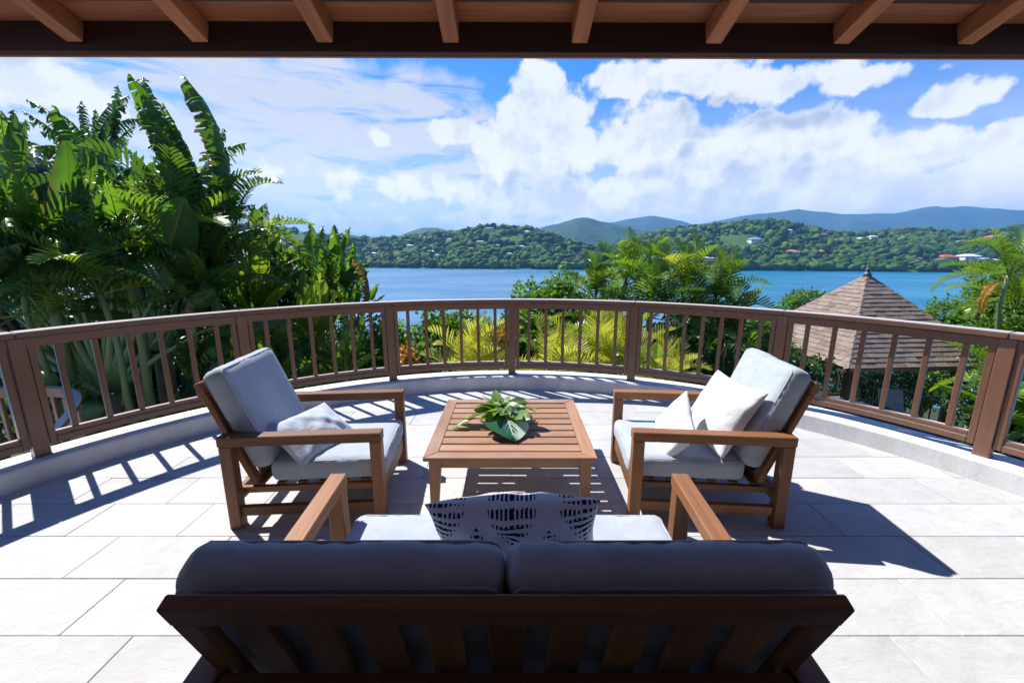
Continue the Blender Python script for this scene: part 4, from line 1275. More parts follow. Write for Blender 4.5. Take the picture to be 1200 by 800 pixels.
#                    stalk blade half-w bend tear seed
paddle_set('whole', 'banana', [(.5, 2.0, .34, .9, .0, 1), (.45, 1.8, .36, 1.3, .12, 2), (.5, 2.2, .36, .6, .2, 3)])
paddle_set('torn', 'banana', [(.5, 2.1, .27, 1.1, .6, 11, .35, 44), (.6, 2.3, .29, .7, .75, 12, .35, 48), (.5, 1.9, .26, 1.6, .9, 13, .3, 44), (.5, 2.4, .29, .9, .95, 14, .3, 50), (.4, 2.0, .27, 1.9, .85, 15, .3, 44), (.5, 2.2, .27, .6, 1.0, 16, .3, 46)])
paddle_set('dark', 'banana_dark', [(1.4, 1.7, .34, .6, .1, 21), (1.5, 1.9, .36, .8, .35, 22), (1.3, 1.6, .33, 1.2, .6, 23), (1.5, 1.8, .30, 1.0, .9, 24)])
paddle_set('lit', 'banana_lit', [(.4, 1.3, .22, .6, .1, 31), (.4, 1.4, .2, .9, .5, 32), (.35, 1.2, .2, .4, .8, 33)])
paddle_set('small', 'banana', [(.5, 1.3, .2, .8, .2, 41), (.5, 1.4, .2, 1.1, .6, 42), (.5, 1.3, .18, 1.4, .9, 43), (.6, 1.4, .2, .5, .4, 44)])
paddle_set('shred', 'banana_dark', [(.4, 1.9, .26, 1.2, 1.0, 71, .25, 46), (.4, 2.0, .27, 1.7, 1.0, 72, .25, 46), (.4, 1.9, .25, .7, 1.0, 73, .25, 46)])
paddle_set('dry', 'dry_leaf', [(.4, 1.4, .16, 1.8, .95, 51), (.4, 1.6, .15, 1.5, .95, 52)])

def leaf_to(parent, base, tip, var, roll=0.0, width=1.0):
    """hang a leaf variant between two points of the plant (parent space)"""
    me, tl = var
    base, tip = Vector(base), Vector(tip)
    D = tip - base; sc_ = D.length / tl.length; D.normalize()
    c = tl.normalized(); out_l = Vector((0, -c.z, c.y))       # convex side in leaf space
    ref = Vector((0, 0, 1)) if abs(D.z) < .97 else Vector((.3, -1, 0))
    Nw = (ref - D * ref.dot(D)).normalized()
    Nw = Matrix.Rotation(roll, 3, D) @ Nw
    A = Matrix((Vector((1, 0, 0)), out_l, c)).transposed()
    xw = Nw.cross(D).normalized()
    xl = out_l.cross(c)
    if xl.x < 0: xw = -xw; 
    B = Matrix((xw, Nw, D)).transposed()
    Rm = B @ A.transposed()
    o = link('leaf', me, parent)
    M = (Rm @ Matrix.Diagonal((sc_ * width, sc_, sc_))).to_4x4() if False else (B @ Matrix.Diagonal((sc_ * width, sc_, sc_)) @ A.transposed()).to_4x4()
    M.translation = base
    o.matrix_local = M
    return o
def stem(parent, p0, p1, r0, r1, mat, name='stem', wob=.05, n=7, seed=0):
    r = random.Random(seed)
    p0, p1 = Vector(p0), Vector(p1)
    pts = [p0.lerp(p1, i / n) + Vector((r.uniform(-wob, wob), r.uniform(-wob, wob), 0)) * (1 if 0 < i < n else 0) for i in range(n + 1)]
    V, Fc = tube(pts, [r0 + (r1 - r0) * i / n for i in range(n + 1)], 8)
    return link(name, mesh(name, V, Fc, mat, True), parent)
def gz_at(x, y): return float(ground_h(np.array(x), np.array(y))) - .1

def banana_plant(name, label, crown, leaves, seed, group=None, spread=None, stem_r=.10, keys=('torn', 'whole'), n_random=0, len_=1.9, cat='banana plant', stem_mat='stem_green', lean=(0, 0)):
    """crown: the point the leaves leave from. leaves: (tip, kind, index, roll)"""
    crown = Vector(crown)
    gx, gy = crown.x + lean[0], crown.y + lean[1]
    gzz = gz_at(gx, gy)
    t = thing(name, label, cat, (gx, gy, gzz), 0, group)
    c = crown - Vector((gx, gy, gzz))
    stem(t, (0, 0, 0), c, stem_r * 1.25, stem_r * .7, stem_mat, 'stem', .04, 7, seed)
    r = random.Random(seed)
    for tip, kind, idx, roll, *wd_ in leaves:
        b = c + Vector((r.uniform(-.05, .05), r.uniform(-.05, .05), r.uniform(-.25, .05)))
        leaf_to(t, b, Vector(tip) - Vector((gx, gy, gzz)), PADDLE[kind][idx % len(PADDLE[kind])], roll, wd_[0] if wd_ else .62 if kind in ('whole', 'dark') else .85)
    for i in range(n_random):
        a = i * 2.4 + r.uniform(-.3, .3); e = r.uniform(-.35, 1.25)
        L = len_ * r.uniform(.7, 1.1)
        k = r.choice(keys); v = PADDLE[k][r.randrange(len(PADDLE[k]))]
        tip = c + Vector((math.cos(a) * math.cos(e), math.sin(a) * math.cos(e), math.sin(e))) * L
        leaf_to(t, c + Vector((0, 0, r.uniform(-.3, .05))), tip, v, r.uniform(-.4, .4), r.uniform(.8, 1.15))
    return t

def fan_plant(name, label, hub, angles, stalk, blade, seed, yaw=0.0, depth_j=.25, group=None, key='dark'):
    """traveller's palm: flat fan of long stalks each with a paddle blade, on a trunk"""
    hub = Vector(hub); g0 = gz_at(hub.x, hub.y)
    t = thing(name, label, 'palm', (hub.x, hub.y, g0), 0, group)
    c = Vector((0, 0, hub.z - g0))
    stem(t, (0, 0, 0), c, .17, .14, 'palm_trunk', 'trunk', .03, 8, seed)
    r = random.Random(seed)
    for i, deg in enumerate(angles):
        a = R(deg)
        d = Vector((math.sin(a) * math.cos(yaw), math.sin(a) * math.sin(yaw), math.cos(a)))
        L = stalk * r.uniform(.9, 1.12)
        root = c + d * .12 + Vector((0, r.uniform(-.04, .04), 0))
        end = c + d * L + Vector((0, r.uniform(-depth_j, depth_j) * .5, 0))
        mid = root.lerp(end, .5) + Vector((0, 0, .04 * L * abs(math.sin(a))))
        pts = [root, root.lerp(mid, .5), mid, mid.lerp(end, .5), end]
        V, Fc = tube(pts, [.085, .066, .040, .028, .022], 6)
        lf = link('leaf_stalk', mesh('leaf_stalk', V, Fc, 'fan_stalk', True), t)
        tip = end + (d + Vector((r.uniform(-.25, .25), r.uniform(-.5, .3), -.25 * abs(math.sin(a)) - r.uniform(0, .25)))).normalized() * blade * r.uniform(.85, 1.15)
        v = PADDLE[key + '_blade'][r.randrange(len(PADDLE[key + '_blade']))]
        leaf_to(t, end - d * .08, tip, v, r.uniform(-1.2, 1.2), r.uniform(.85, 1.15))
    return t
paddle_set('dark_blade', 'banana_dark', [(.12, 1.9, .36, .5, .05, 61), (.12, 1.9, .36, .9, .3, 62), (.12, 1.8, .34, .7, .7, 63), (.12, 1.9, .33, 1.2, .9, 64), (.12, 2.0, .36, .3, .15, 65)])
paddle_set('mid_blade', 'banana', [(.12, 1.9, .36, .5, .05, 66), (.12, 1.9, .36, .9, .5, 67), (.12, 1.8, .34, .7, .9, 68)])

def frond(L, n, lw, ll, bend, seed, vee=.6, droop=.5):
    """feather palm leaf: rachis with leaflets; grows along +z, bends to +y"""
    r = random.Random(seed)
    pos, N = [Vector((0, 0, 0))], 40
    ang = lambda s: bend * s ** 1.5
    for i in range(N):
        a = ang((i + .5) / N); pos.append(pos[-1] + Vector((0, math.sin(a), math.cos(a))) * L / N)
    P = lambda s: pos[min(N, int(s * N))].lerp(pos[min(N, int(s * N) + 1)], s * N - int(s * N))
    V, Fc = tube([P(k / 8 * .999) for k in range(9)], [max(.003, .018 * (1 - k / 8.5)) for k in range(9)], 5)
    for i in range(n):
        s = .20 + .79 * i / (n - 1)
        a = ang(s); c = P(min(.999, s))
        d = Vector((0, math.sin(a), math.cos(a))); nrm = Vector((0, -math.cos(a), math.sin(a)))
        for side in (-1, 1):
            l = ll * (math.sin(math.pi * min(.97, .15 + s * .82)) ** .6) * r.uniform(.85, 1.1)
            fwd = .35 + .75 * s + r.uniform(-.1, .1)
            u = (Vector((side, 0, 0)) * math.cos(vee) + nrm * math.sin(vee)).normalized() + d * fwd
            u.normalize()
            wd = d.cross(u).cross(u).normalized() * lw
            dr = droop * r.uniform(.5, 1.4)
            b = len(V)
            p0, p1, p2, p3 = c, c + u * l * .35, c + u * l * .7 + Vector((0, 0, -dr * l * .22)), c + u * l + Vector((0, 0, -dr * l * .55))
            V += [p0 - wd * .3, p0 + wd * .3, p1 - wd, p1 + wd, p2 - wd * .8, p2 + wd * .8, p3]
            Fc += [(b, b + 1, b + 3, b + 2), (b + 2, b + 3, b + 5, b + 4), (b + 4, b + 5, b + 6)]
    return V, Fc, pos[-1]
FROND = {}
def frond_set(key, mat, specs):
    FROND[key] = []
    for sp_ in specs:
        V, Fc, tip = frond(*sp_); FROND[key].append((mesh('frond', V, Fc, mat, False), tip))
frond_set('palm', 'palm', [(1.6, 17, .026, .50, .9, 1), (1.7, 18, .026, .54, 1.3, 2), (1.5, 16, .025, .46, .5, 3), (1.6, 17, .026, .52, 1.7, 4)])
frond_set('palm_dark', 'palm_dark', [(1.7, 18, .027, .54, 1.0, 5), (1.7, 18, .027, .54, 1.5, 6), (1.6, 17, .026, .5, .6, 7)])
frond_set('yellow', 'palm_yellow', [(1.3, 18, .0125, .48, .8, 8, .75, .2), (1.3, 19, .0125, .50, 1.2, 9, .7, .3), (1.2, 18, .012, .46, .4, 10, .8, .1)])
frond_set('orange', 'palm_orange', [(1.2, 30, .015, .35, 1.8, 12, .3, 1.2)])
def palm(name, label, base, crowns, key, seed, n=9, L=1.5, trunk_r=.06, tmat='palm_trunk', cat='palm', group=None, up=(10, 105), mixk=None, parts='trunk'):
    """one palm (or clump): crowns are the points its fronds leave from"""
    base = Vector(base); base.z = gz_at(base.x, base.y)
    t = thing(name, label, cat, base, 0, group)
    r = random.Random(seed)
    for ci, c in enumerate(crowns):
        c = Vector(c) - base
        root = Vector((c.x * .35 + r.uniform(-.15, .15), c.y * .35 + r.uniform(-.15, .15), 0)) if len(crowns) > 1 else Vector((0, 0, 0))
        stem(t, root, c, trunk_r * 1.2, trunk_r * .75, tmat, parts, .04, 8, seed + ci)
        a0 = r.uniform(0, 6)
        for i in range(n):
            a = a0 + i * 2.399; e = R(90 - (up[0] + (up[1] - up[0]) * (i + .5) / n + r.uniform(-8, 8)))
            ln = L * r.uniform(.8, 1.12)
            k = key if not mixk or r.random() > .25 else mixk
            v = FROND[k][r.randrange(len(FROND[k]))]
            tip = c + Vector((math.cos(a) * math.cos(e), math.sin(a) * math.cos(e), math.sin(e))) * ln
            o = leaf_to(t, c, tip, v, r.uniform(-.3, .3), r.uniform(.85, 1.1)); o.name = 'frond'
    return t

def leaf_cloud(centers, radii, n, size, seed, shape=.55, shell=.55):
    """many small folded leaves around clump centres -> mesh arrays"""
    r = np.random.default_rng(seed)
    centers = np.asarray(centers); radii = np.asarray(radii)
    w = radii.prod(1) ** (2 / 3); k = r.choice(len(centers), n, p=w / w.sum())
    d = r.normal(size=(n, 3)); d /= np.linalg.norm(d, axis=1)[:, None]
    rad = shell + (1 - shell) * r.random(n) ** .6
    rad *= 1 + .18 * r.normal(size=n)
    p = centers[k] + d * radii[k] * rad[:, None]
    ax = d + r.normal(size=(n, 3)) * .7 + np.array([0, 0, -.15]); ax /= np.linalg.norm(ax, axis=1)[:, None]
    up = np.array([0, 0, 1.0]) + r.normal(size=(n, 3)) * .55 + d * .5
    sd = np.cross(ax, up); sd /= np.linalg.norm(sd, axis=1)[:, None] + 1e-9
    nn = np.cross(sd, ax)
    L = size * r.uniform(.6, 1.25, n)[:, None]; W = L * shape
    a = p; b = p + ax * L * .5 + sd * W * .5 + nn * L * .10; c = p + ax * L - nn * L * .08; e = p + ax * L * .5 - sd * W * .5 + nn * L * .10
    V = np.stack([a, b, c, e], 1).reshape(-1, 3)
    i = np.arange(n) * 4
    Fc = np.stack([np.stack([i, i + 1, i + 2], 1), np.stack([i, i + 2, i + 3], 1)], 1).reshape(-1, 3)
    return V, Fc
def fast_mesh(name, V, Fc, mat):
    me = bpy.data.meshes.new(name)
    me.vertices.add(len(V)); me.vertices.foreach_set('co', np.asarray(V, dtype=np.float32).ravel())
    me.loops.add(len(Fc) * 3); me.polygons.add(len(Fc))
    me.loops.foreach_set('vertex_index', np.asarray(Fc).ravel().astype(np.int32))
    me.polygons.foreach_set('loop_start', np.arange(0, len(Fc) * 3, 3, dtype=np.int32))
    me.update(calc_edges=True); me.materials.append(MATS[mat])
    return me
def bush(name, label, center, radii, n, size, mat, seed, clumps=18, cat='shrub', group=None, trunk_r=.05, shape=.55, ground=None):
    center = Vector(center); rx, ry, rz_ = radii
    g0 = gz_at(center.x, center.y) if ground is None else ground
    t = thing(name, label, cat, (center.x, center.y, g0), 0, group)
    r = random.Random(seed)
    cs, rad = [], []
    c0 = Vector((0, 0, center.z - g0))
    for i in range(clumps):
        while True:
            q = Vector((r.uniform(-1, 1), r.uniform(-1, 1), r.uniform(-1, 1)))
            if .25 < q.length < 1: break
        k = r.uniform(.26, .46)
        cs.append(c0 + Vector((q.x * rx, q.y * ry, q.z * rz_)) * .78); rad.append((rx * k, ry * k, rz_ * k * .85))
    V, Fc = leaf_cloud([c[:] for c in cs], rad, n, size, seed, shape)
    link('foliage', fast_mesh('foliage', V, Fc, mat), t)
    fork = Vector((0, 0, max(.15, (c0.z - rz_ * .6) * .6)))
    V, Fc = tube([Vector((0, 0, 0)), fork], [trunk_r * 1.5, trunk_r], 7)
    for c in cs[:12]:
        b = len(V); m_ = fork.lerp(c, .5) + Vector((r.uniform(-.1, .1), r.uniform(-.1, .1), .1))
        v2, f2 = tube([fork, m_, Vector(c)], [trunk_r * .8, trunk_r * .45, trunk_r * .15], 5)
        V += v2; Fc += [tuple(b + i for i in f) for f in f2]
    link('branches' if cat == 'shrub' else 'trunk', mesh('branches', V, Fc, 'bark', True), t)
    return t

# ---- left: traveller's palms and bananas
fan_plant('traveller_palm', 'tall traveller palm with a wide flat fan of stalks behind the left railing', at(128, 462, 6.6), [-88, -74, -62, -52, -43, -34, -26, -18, -10, -3, 5, 13, 22, 32, 44, 58], 2.05, 1.75, 3, R(4))
fan_plant('traveller_palm', 'second smaller traveller palm with grey trunk right of the tall one', at(190, 415, 7.6), [-60, -45, -32, -22, -12, -2, 8, 20, 34, 50], 1.5, 1.5, 5, R(-25))
A = lambda px, py, y: at(px, py, y)
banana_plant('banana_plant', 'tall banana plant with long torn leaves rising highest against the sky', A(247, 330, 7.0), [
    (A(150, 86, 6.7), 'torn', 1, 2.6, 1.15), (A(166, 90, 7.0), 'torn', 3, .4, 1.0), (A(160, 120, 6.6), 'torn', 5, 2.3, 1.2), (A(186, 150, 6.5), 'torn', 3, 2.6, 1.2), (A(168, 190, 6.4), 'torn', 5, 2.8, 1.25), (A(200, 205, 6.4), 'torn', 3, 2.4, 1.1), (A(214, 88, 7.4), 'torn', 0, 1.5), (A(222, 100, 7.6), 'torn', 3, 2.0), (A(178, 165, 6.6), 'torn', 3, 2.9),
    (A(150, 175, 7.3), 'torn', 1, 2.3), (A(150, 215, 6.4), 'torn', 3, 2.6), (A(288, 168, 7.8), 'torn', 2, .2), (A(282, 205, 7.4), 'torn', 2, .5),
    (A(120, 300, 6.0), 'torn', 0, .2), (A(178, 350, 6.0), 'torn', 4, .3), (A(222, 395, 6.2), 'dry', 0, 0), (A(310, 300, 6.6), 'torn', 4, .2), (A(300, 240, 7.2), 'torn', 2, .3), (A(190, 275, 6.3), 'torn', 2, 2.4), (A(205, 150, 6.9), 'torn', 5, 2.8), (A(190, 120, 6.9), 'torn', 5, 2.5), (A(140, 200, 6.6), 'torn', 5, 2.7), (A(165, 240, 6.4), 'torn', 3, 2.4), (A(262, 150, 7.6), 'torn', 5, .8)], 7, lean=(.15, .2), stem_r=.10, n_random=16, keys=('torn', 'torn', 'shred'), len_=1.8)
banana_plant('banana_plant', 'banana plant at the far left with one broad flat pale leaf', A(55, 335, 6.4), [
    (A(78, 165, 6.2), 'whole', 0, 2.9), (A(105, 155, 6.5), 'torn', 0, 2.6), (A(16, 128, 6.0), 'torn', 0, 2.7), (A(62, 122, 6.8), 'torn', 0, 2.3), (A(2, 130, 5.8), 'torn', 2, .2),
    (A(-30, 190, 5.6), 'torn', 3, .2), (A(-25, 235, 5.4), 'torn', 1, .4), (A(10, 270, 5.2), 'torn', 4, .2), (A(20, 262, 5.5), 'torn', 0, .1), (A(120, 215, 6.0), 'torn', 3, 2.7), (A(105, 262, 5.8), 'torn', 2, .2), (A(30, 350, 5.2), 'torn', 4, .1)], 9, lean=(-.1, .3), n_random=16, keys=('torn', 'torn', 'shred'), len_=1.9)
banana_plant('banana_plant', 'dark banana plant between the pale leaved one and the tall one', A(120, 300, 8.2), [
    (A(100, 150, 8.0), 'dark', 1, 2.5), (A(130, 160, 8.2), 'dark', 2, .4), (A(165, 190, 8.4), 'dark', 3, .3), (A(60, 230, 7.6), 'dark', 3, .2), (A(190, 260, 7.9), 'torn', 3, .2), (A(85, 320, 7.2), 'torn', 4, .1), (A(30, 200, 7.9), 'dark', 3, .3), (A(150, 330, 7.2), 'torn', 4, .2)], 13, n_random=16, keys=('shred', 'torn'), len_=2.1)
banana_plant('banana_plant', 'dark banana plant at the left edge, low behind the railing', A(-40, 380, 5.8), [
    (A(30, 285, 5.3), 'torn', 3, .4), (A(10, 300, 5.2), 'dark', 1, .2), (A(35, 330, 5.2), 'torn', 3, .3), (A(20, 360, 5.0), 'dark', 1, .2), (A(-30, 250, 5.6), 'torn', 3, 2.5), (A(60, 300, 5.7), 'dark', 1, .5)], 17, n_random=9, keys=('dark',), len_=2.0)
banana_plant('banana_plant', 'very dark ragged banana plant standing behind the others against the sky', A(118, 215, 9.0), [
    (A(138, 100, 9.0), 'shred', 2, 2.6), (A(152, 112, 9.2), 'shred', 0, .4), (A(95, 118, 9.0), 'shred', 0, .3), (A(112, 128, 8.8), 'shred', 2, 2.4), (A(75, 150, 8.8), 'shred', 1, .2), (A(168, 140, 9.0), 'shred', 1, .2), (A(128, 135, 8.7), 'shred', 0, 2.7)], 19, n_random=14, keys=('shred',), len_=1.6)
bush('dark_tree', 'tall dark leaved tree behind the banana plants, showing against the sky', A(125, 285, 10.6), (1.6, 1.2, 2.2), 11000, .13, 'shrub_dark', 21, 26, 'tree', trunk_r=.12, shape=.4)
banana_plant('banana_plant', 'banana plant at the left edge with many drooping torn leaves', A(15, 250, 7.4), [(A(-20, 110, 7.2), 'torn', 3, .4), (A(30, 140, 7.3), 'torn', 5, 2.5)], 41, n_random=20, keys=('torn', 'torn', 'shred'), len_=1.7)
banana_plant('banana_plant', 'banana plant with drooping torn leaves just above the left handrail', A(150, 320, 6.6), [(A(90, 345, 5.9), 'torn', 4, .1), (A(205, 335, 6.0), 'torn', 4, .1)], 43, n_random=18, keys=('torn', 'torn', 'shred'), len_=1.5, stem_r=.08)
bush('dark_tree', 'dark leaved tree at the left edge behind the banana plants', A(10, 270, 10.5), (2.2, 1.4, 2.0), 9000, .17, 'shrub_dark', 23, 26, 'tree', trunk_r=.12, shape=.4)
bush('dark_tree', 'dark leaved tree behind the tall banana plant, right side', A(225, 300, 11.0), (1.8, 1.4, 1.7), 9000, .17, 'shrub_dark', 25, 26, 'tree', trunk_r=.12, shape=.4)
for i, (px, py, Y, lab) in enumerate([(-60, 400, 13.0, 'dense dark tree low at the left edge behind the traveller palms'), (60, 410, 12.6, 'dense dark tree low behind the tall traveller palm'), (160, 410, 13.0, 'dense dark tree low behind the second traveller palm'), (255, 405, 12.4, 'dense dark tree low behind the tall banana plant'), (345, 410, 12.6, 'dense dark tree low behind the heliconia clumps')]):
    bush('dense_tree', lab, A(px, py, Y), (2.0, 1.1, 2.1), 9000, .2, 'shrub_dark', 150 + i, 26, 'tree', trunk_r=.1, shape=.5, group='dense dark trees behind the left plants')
for i, (px, py, Y, L_, lab) in enumerate([(8, 280, 6.2, 1.35, 'feather palm with drooping fronds in front of the banana plants at the far left'), (205, 285, 6.6, 1.4, 'feather palm with drooping fronds under the highest banana leaves'), (275, 275, 7.4, 1.3, 'feather palm with ragged fronds between the tall banana plant and the heliconias'), (118, 345, 6.0, 1.2, 'low feather palm just above the left handrail')]):
    c = A(px, py, Y)
    palm('feather_palm', lab, c + Vector((.1, .3, 0)), [c], 'palm_dark', 160 + i, 14, L_, .05, 'stem_green', up=(15, 118), mixk='palm', group='feather palms among the bananas')
# ---- left centre: heliconia clumps
def heliconia(label, px, ytop, Y, seed, n=11, keys=('small',), len_=1.5, hub_dy=95, width=60):
    hub = A(px, ytop + hub_dy, Y)
    r = random.Random(seed)
    lv_ = []
    for i in range(n):
        f = (i + .5) / n * 2 - 1
        k = r.choice(keys)
        lv_.append((A(px + f * width + r.uniform(-12, 12), ytop + 75 * abs(f) ** 1.6 + r.uniform(-5, 30), Y + r.uniform(-.9, .9)), k, r.randrange(4), r.choice((0, .3, 2.6, 1.4, -1.2))))
    return banana_plant('heliconia', label, hub, lv_, seed, stem_r=.07, cat='heliconia', group='heliconia clumps right of the bananas')
heliconia('heliconia clump with big dark leaves beside the tall banana plant', 308, 232, 8.6, 31, 22, ('torn', 'torn', 'whole', 'shred'), hub_dy=135, width=60)
heliconia('dark heliconia clump with ragged tips standing against the sky near the hills', 378, 254, 9.4, 32, 30, ('torn', 'small', 'shred', 'torn'), hub_dy=120, width=62)
heliconia('yellow green heliconia clump with sunlit upright leaves behind the railing', 368, 305, 7.8, 33, 16, ('lit', 'lit', 'small'), hub_dy=95, width=45)
heliconia('heliconia clump with yellow leaves low beside the tall banana plant', 302, 272, 7.6, 34, 18, ('small', 'lit', 'torn'), hub_dy=100, width=55)
heliconia('rightmost heliconia clump with dry brown leaves over the water', 415, 290, 8.6, 35, 16, ('small', 'dry', 'torn'), hub_dy=90, width=42)
heliconia('low heliconia clump behind the railing, right of the first armchair', 405, 355, 7.2, 36, 20, ('small', 'torn'), hub_dy=80, width=48)
heliconia('low dark heliconia clump behind the first armchair back', 330, 365, 7.0, 37, 20, ('small', 'dark_blade'), hub_dy=80, width=62)
heliconia('low heliconia clump under the tall banana plant', 240, 385, 6.8, 38, 18, ('small', 'dark_blade'), hub_dy=85, width=62)
heliconia('low dark heliconia clump at the foot of the traveller palms', 60, 420, 6.6, 39, 16, ('dark_blade', 'small'), hub_dy=70, width=75)
bush('dark_tree', 'dark leaved tree behind the heliconia clumps, left of the hills', A(335, 335, 11.5), (1.9, 1.2, 1.25), 9000, .17, 'shrub_dark', 26, 26, 'tree', trunk_r=.1, shape=.4)
# ---- undergrowth and shrubs along the left
for i, (px, py, Y, rx, rz_, mat, lab) in enumerate([
        (30, 470, 8.0, 1.6, 1.0, 'shrub_dark', 'dark shrub under the traveller palms, at the left edge'), (150, 470, 9.0, 1.6, 1.3, 'shrub_dark', 'dark shrub between the traveller palm trunks'),
        (270, 450, 9.0, 1.7, 1.3, 'shrub_dark', 'dark shrub behind the back of the left armchair'), (390, 430, 9.6, 1.4, 1.1, 'shrub', 'green shrub under the heliconia clumps')]):
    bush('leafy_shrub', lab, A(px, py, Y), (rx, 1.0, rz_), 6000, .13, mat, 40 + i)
# ---- centre: hedge, sea grape, yellow palms
for i, (px, py, Y, rx, rz_, n, lab) in enumerate([
        (455, 415, 9.4, .9, .85, 5200, 'bright green hedge shrub left of the yellow palm fronds'), (508, 400, 9.6, .85, .80, 5200, 'bright green hedge shrub just left of the middle railing post'),
        (560, 402, 9.8, .85, .85, 5200, 'bright green hedge shrub behind the upright yellow fronds'), (612, 400, 9.6, .8, .8, 5200, 'bright green hedge shrub right of the middle railing post')]):
    bush('hedge_shrub', lab, A(px, py, Y), (rx, .8, rz_), n, .105, 'shrub', 50 + i, 20, group='hedge shrubs beyond the terrace', shape=.75)
bush('sea_grape_tree', 'bright green round leaved tree standing over the water left of the palms', A(648, 368, 11.0), (1.15, 1.0, 1.15), 8000, .12, 'shrub', 61, 24, 'tree', shape=.85)
bush('sea_grape_tree', 'dark round leaved tree under the palms, behind the railing', A(690, 400, 10.2), (1.1, .9, 1.0), 7000, .13, 'shrub_dark', 62, 22, 'tree', shape=.8)
palm('yellow_palm', 'yellow palm spreading spiky fronds behind the middle railing, left of the post', A(548, 455, 6.3), [A(545, 448, 6.3), A(562, 440, 6.5)], 'yellow', 71, 11, .95, .03, 'stem_green', up=(5, 80), group='yellow palms behind the kerb')
palm('yellow_palm', 'yellow palm with arching fronds just right of the middle railing post', A(650, 455, 6.6), [A(640, 450, 6.5), A(668, 445, 6.9)], 'yellow', 72, 10, 1.0, .03, 'stem_green', up=(10, 85), mixk='palm', group='yellow palms behind the kerb')
palm('yellow_palm', 'tall yellow palm with upright fronds in front of the palm clump', A(718, 450, 7.0), [A(712, 440, 6.9), A(735, 430, 7.2), A(700, 425, 7.4)], 'yellow', 73, 9, 1.15, .03, 'stem_green', up=(5, 80), mixk='palm', group='yellow palms behind the kerb')
palm('yellow_palm', 'low yellow palm behind the railing left of the right armchair', A(790, 460, 6.2), [A(785, 452, 6.2), A(765, 455, 6.1)], 'yellow', 74, 10, .8, .03, 'stem_green', up=(15, 85), mixk='palm', group='yellow palms behind the kerb')
for i, (px, py, lab) in enumerate([(483, 418, 'small orange croton bush behind the railing by the yellow palm'), (590, 395, 'orange croton bush just left of the middle railing post'), (640, 430, 'orange croton bush under the arching yellow fronds')]):
    bush('croton_bush', lab, A(px, py, 6.9), (.28, .25, .25), 700, .085, 'croton', 80 + i, 8, trunk_r=.02, shape=.4)
bush('leafy_shrub', 'green shrub low behind the kerb in the middle', A(600, 450, 7.6), (1.6, .7, .55), 4500, .11, 'shrub', 84, 16)
bush('leafy_shrub', 'dark green shrub low behind the kerb, right of the middle', A(800, 440, 8.6), (1.6, .8, .8), 5000, .12, 'shrub_dark', 85, 18)
# ---- palm clump right of centre
clump = [(698, 350, 9.6, 'palm_dark'), (733, 334, 9.8, 'palm'), (766, 330, 9.4, 'palm'), (800, 342, 9.0, 'palm'), (836, 358, 8.8, 'palm'), (760, 372, 8.6, 'palm_dark'), (710, 384, 8.8, 'palm_dark'), (805, 390, 8.4, 'palm_dark'), (852, 398, 8.7, 'palm_dark')]
labs = ['leftmost palm of the clump, beside the round leaved tree', 'tall palm with sunlit crown, second from the left in the clump', 'tallest sunlit palm in the middle of the clump', 'sunlit palm right of the tallest one in the clump',
        'rightmost high palm of the clump, hanging over the water', 'lower dark palm in the middle of the clump above the handrail', 'lower dark palm at the left foot of the clump', 'lower dark palm behind the railing left of the right armchair', 'lowest right palm of the clump near the gazebo side']
for i, ((px, py, Y, key), lab) in enumerate(zip(clump, labs)):
    c = A(px, py, Y)
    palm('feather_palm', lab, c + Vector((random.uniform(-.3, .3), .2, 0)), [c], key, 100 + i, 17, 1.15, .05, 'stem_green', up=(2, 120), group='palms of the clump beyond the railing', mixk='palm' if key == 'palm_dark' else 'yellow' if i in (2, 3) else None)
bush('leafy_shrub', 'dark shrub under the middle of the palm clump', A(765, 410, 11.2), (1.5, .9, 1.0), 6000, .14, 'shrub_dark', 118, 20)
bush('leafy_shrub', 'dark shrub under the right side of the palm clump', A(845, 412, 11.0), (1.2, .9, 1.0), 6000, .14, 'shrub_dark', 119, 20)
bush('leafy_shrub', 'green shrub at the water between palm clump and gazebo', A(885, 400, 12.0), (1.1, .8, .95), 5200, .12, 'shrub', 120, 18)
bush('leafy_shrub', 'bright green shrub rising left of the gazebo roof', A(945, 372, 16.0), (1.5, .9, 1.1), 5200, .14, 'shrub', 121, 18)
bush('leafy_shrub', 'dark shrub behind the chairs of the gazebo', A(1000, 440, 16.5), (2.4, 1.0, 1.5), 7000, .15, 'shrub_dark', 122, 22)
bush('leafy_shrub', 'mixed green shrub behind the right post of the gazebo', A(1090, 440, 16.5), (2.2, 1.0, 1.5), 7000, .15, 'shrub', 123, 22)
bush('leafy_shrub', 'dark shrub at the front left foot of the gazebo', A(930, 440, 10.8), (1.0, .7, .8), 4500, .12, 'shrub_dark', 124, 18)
# ---- right edge
bush('round_tree', 'yellow green tree behind the leaning palm at the right edge', A(1152, 360, 12.5), (1.5, 1.1, 1.25), 8000, .14, 'shrub', 130, 24, 'tree', shape=.7)
bush('round_tree', 'green tree at the right edge, below the handrail', A(1215, 420, 9.5), (1.4, 1.0, 1.5), 8000, .12, 'shrub', 131, 24, 'tree')
c = A(1182, 322, 9.5)
pr = palm('feather_palm', 'slender palm with an upright young leaf and an orange dry frond at the right edge', c + Vector((.5, .4, 0)), [c], 'palm', 140, 15, 1.2, .055, 'stem_green', up=(35, 120))
b0 = pr.location
leaf_to(pr, c - b0, A(1168, 238, 9.4) - b0 + Vector((0, 0, -.55)), FROND['palm'][2], .2, .45).name = 'young_frond'
leaf_to(pr, c - b0 + Vector((-.1, 0, -.1)), A(1150, 366, 9.4) - b0, FROND['orange'][0], 0, .55).name = 'dry_frond'
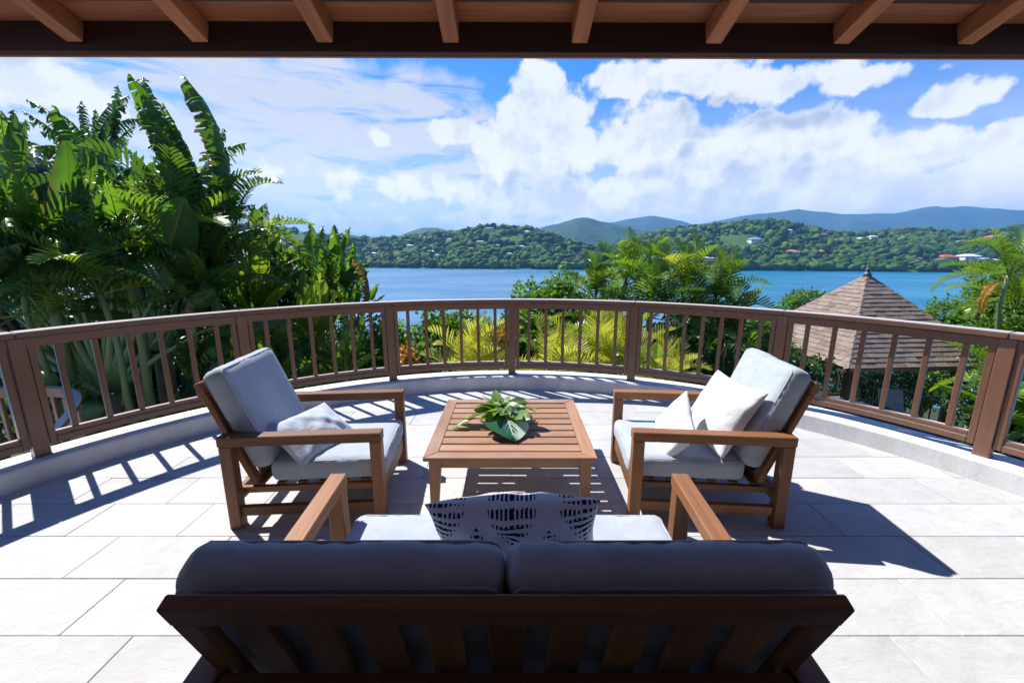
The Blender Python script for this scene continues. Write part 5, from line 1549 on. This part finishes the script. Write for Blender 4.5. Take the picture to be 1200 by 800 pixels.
palm('feather_palm', 'full green palm behind the slender one at the right edge', A(1195, 372, 10.4), [A(1190, 362, 10.4)], 'palm', 142, 16, 1.35, .05, 'stem_green', up=(5, 115))
palm('feather_palm', 'low palm at the right edge beside the last railing post', A(1190, 470, 8.2), [A(1188, 450, 8.2)], 'palm', 141, 11, 1.3, .05, 'stem_green', up=(10, 115))
bush('leafy_shrub', 'dark shrub low at the right edge beyond the railing', A(1180, 500, 7.6), (1.3, .8, .8), 5000, .11, 'shrub_dark', 133, 18)
# fan palm leaf seen between the right posts
fp = thing('fan_palm', 'small fan palm between the last railing posts at the right', 'palm', (*A(1188, 480, 7.2)[:2], gz_at(*A(1188, 480, 7.2)[:2])))
def fan_leaf(rad, n=26, span=4.6):
    V, Fc = [Vector((0, 0, 0))], []
    for i in range(n):
        a = -span / 2 + span * (i + .5) / n; h = span / n * .5
        d = lambda q, r_, z: Vector((math.sin(q) * r_, math.cos(q) * r_, z))
        b = len(V)
        V += [d(a - h * .9, rad * .45, .02), d(a + h * .9, rad * .45, .02), d(a, rad * .5, -.02 * rad), d(a - h * .35, rad * .8, -.05), d(a + h * .35, rad * .8, -.05), d(a, rad * (1 - .1 * abs(a) / span), -.16 * rad)]
        Fc += [(0, b, b + 2), (0, b + 2, b + 1), (b, b + 3, b + 2), (b + 2, b + 4, b + 1), (b + 2, b + 3, b + 5), (b + 2, b + 5, b + 4)]
    return mesh('fan_leaf', V, Fc, 'palm', False)
fl = fan_leaf(.62)
zt = A(1188, 478, 7.2).z - fp.location.z
for i, (dx, dy, dz, az, tl) in enumerate([(0, 0, 0, 20, 60), (-.2, -.1, -.2, 120, 45), (.4, .1, .15, -40, 40), (.2, .4, .1, -140, 35), (-.3, .4, .05, 80, 30), (.1, -.2, -.45, 180, 60)]):
    st = link('leaf_stalk', mesh('leaf_stalk', *tube([Vector((0, 0, zt * .5)), Vector((dx, dy, zt + dz))], [.02, .012], 5), 'stem_green', True), fp)
    o = link('fan_leaf', fl, fp)
    o.matrix_local = Matrix.Translation((dx, dy, zt + dz)) @ Matrix.Rotation(R(az), 4, 'Z') @ Matrix.Rotation(R(tl), 4, 'X')
stem(fp, (0, 0, 0), (0, 0, zt * .52), .07, .06, 'palm_trunk', 'trunk')

# ================================================================ HOUSES ACROSS THE BAY
def house_mats():
    for nm, c in {'wall_white': (.72, .72, .70), 'wall_cream': (.62, .56, .46), 'wall_grey': (.42, .44, .46), 'roof_red': (.42, .10, .07), 'roof_orange': (.52, .22, .12), 'roof_blue': (.20, .34, .52), 'roof_white': (.66, .67, .68), 'roof_grey': (.26, .27, .29), 'roof_green': (.30, .38, .26)}.items():
        MATS[nm] = plain(nm, c, .7, .3, .1, .8)
house_mats()
for (p, wpx, hpx, wall, rf_, lab) in HOUSES:
    W = wpx / F_PX * p.y * (.9 if p.x > 40 else .72); Hh = hpx / F_PX * p.y * (.48 if p.x > 40 else .40); D = W * .7
    t = thing('hillside_house', lab, 'house', p, random.uniform(-.35, .35), 'houses across the bay')
    o = link('wall', box_mesh(W, D, Hh + 4, wall, 0), t); o.location = (0, 0, (Hh - 4) / 2)
    k = .8
    hr = Hh * .5
    V = [(-W / 2 - k, -D / 2 - k, Hh), (W / 2 + k, -D / 2 - k, Hh), (W / 2 + k, D / 2 + k, Hh), (-W / 2 - k, D / 2 + k, Hh), (-W * .22, 0, Hh + hr), (W * .22, 0, Hh + hr)]
    V += [(v[0], v[1], v[2] - .35) for v in V[:4]]
    link('roof', mesh('roof', V, [(0, 1, 5, 4), (1, 2, 5), (2, 3, 4, 5), (3, 0, 4), (6, 7, 1, 0), (7, 8, 2, 1), (8, 9, 3, 2), (9, 6, 0, 3), (9, 8, 7, 6)], rf_), t)
    nwin = 2 if W < 12 else 3 if W < 18 else 5
    for i in range(nwin):
        o = link('window', box_mesh(W * .42 / nwin, .16, Hh * .42, 'window', 0), t); o.location = (-W / 2 + W * (i + .5) / nwin, -D / 2 - .03, Hh * .52)
    o = link('door', box_mesh(1.3, .14, min(2.4, Hh * .7), 'roof_grey', 0), t); o.location = (W * .02 + W / nwin * .5 * (nwin % 2), -D / 2 - .02, min(2.4, Hh * .7) / 2)
mp, mh = MAST
mast = thing('radio_mast', 'thin radio mast standing on the left hill ridge', 'mast', mp)
V, Fc = tube([Vector((0, 0, -2)), Vector((0, 0, mh))], [.35, .12], 4)
link('pole', mesh('pole', V, Fc, 'finial'), mast)
for q in (.5, .8):
    V, Fc = tube([Vector((-1.2, 0, mh * q)), Vector((1.2, 0, mh * q))], [.12, .12], 4); link('cross_arm', mesh('cross_arm', V, Fc, 'finial'), mast)

# ================================================================ AIR
hv = [(x, y, z) for z in (SEA - 7, 440) for (x, y) in ((-15500, -220), (15500, -220), (15500, 7200), (-15500, 7200))]
hz = link('haze', mesh('haze', hv, [(3, 2, 1, 0), (4, 5, 6, 7), (0, 1, 5, 4), (1, 2, 6, 5), (2, 3, 7, 6), (3, 0, 4, 7)]))
m = bpy.data.materials.new('haze'); m.use_nodes = True
nt = NT(m.node_tree); nt.n.clear()
out = nt.new('ShaderNodeOutputMaterial'); pv = nt.new('ShaderNodeVolumePrincipled')
pv.inputs['Color'].default_value = (.20, .50, 1.0, 1); pv.inputs['Density'].default_value = HAZE
pv.inputs['Anisotropy'].default_value = .1
nt.l.new(pv.outputs[0], out.inputs['Volume'])
hz.data.materials.append(m)
tag(hz, 'thin blue sea haze over the bay and the hills', 'haze', kind='stuff')
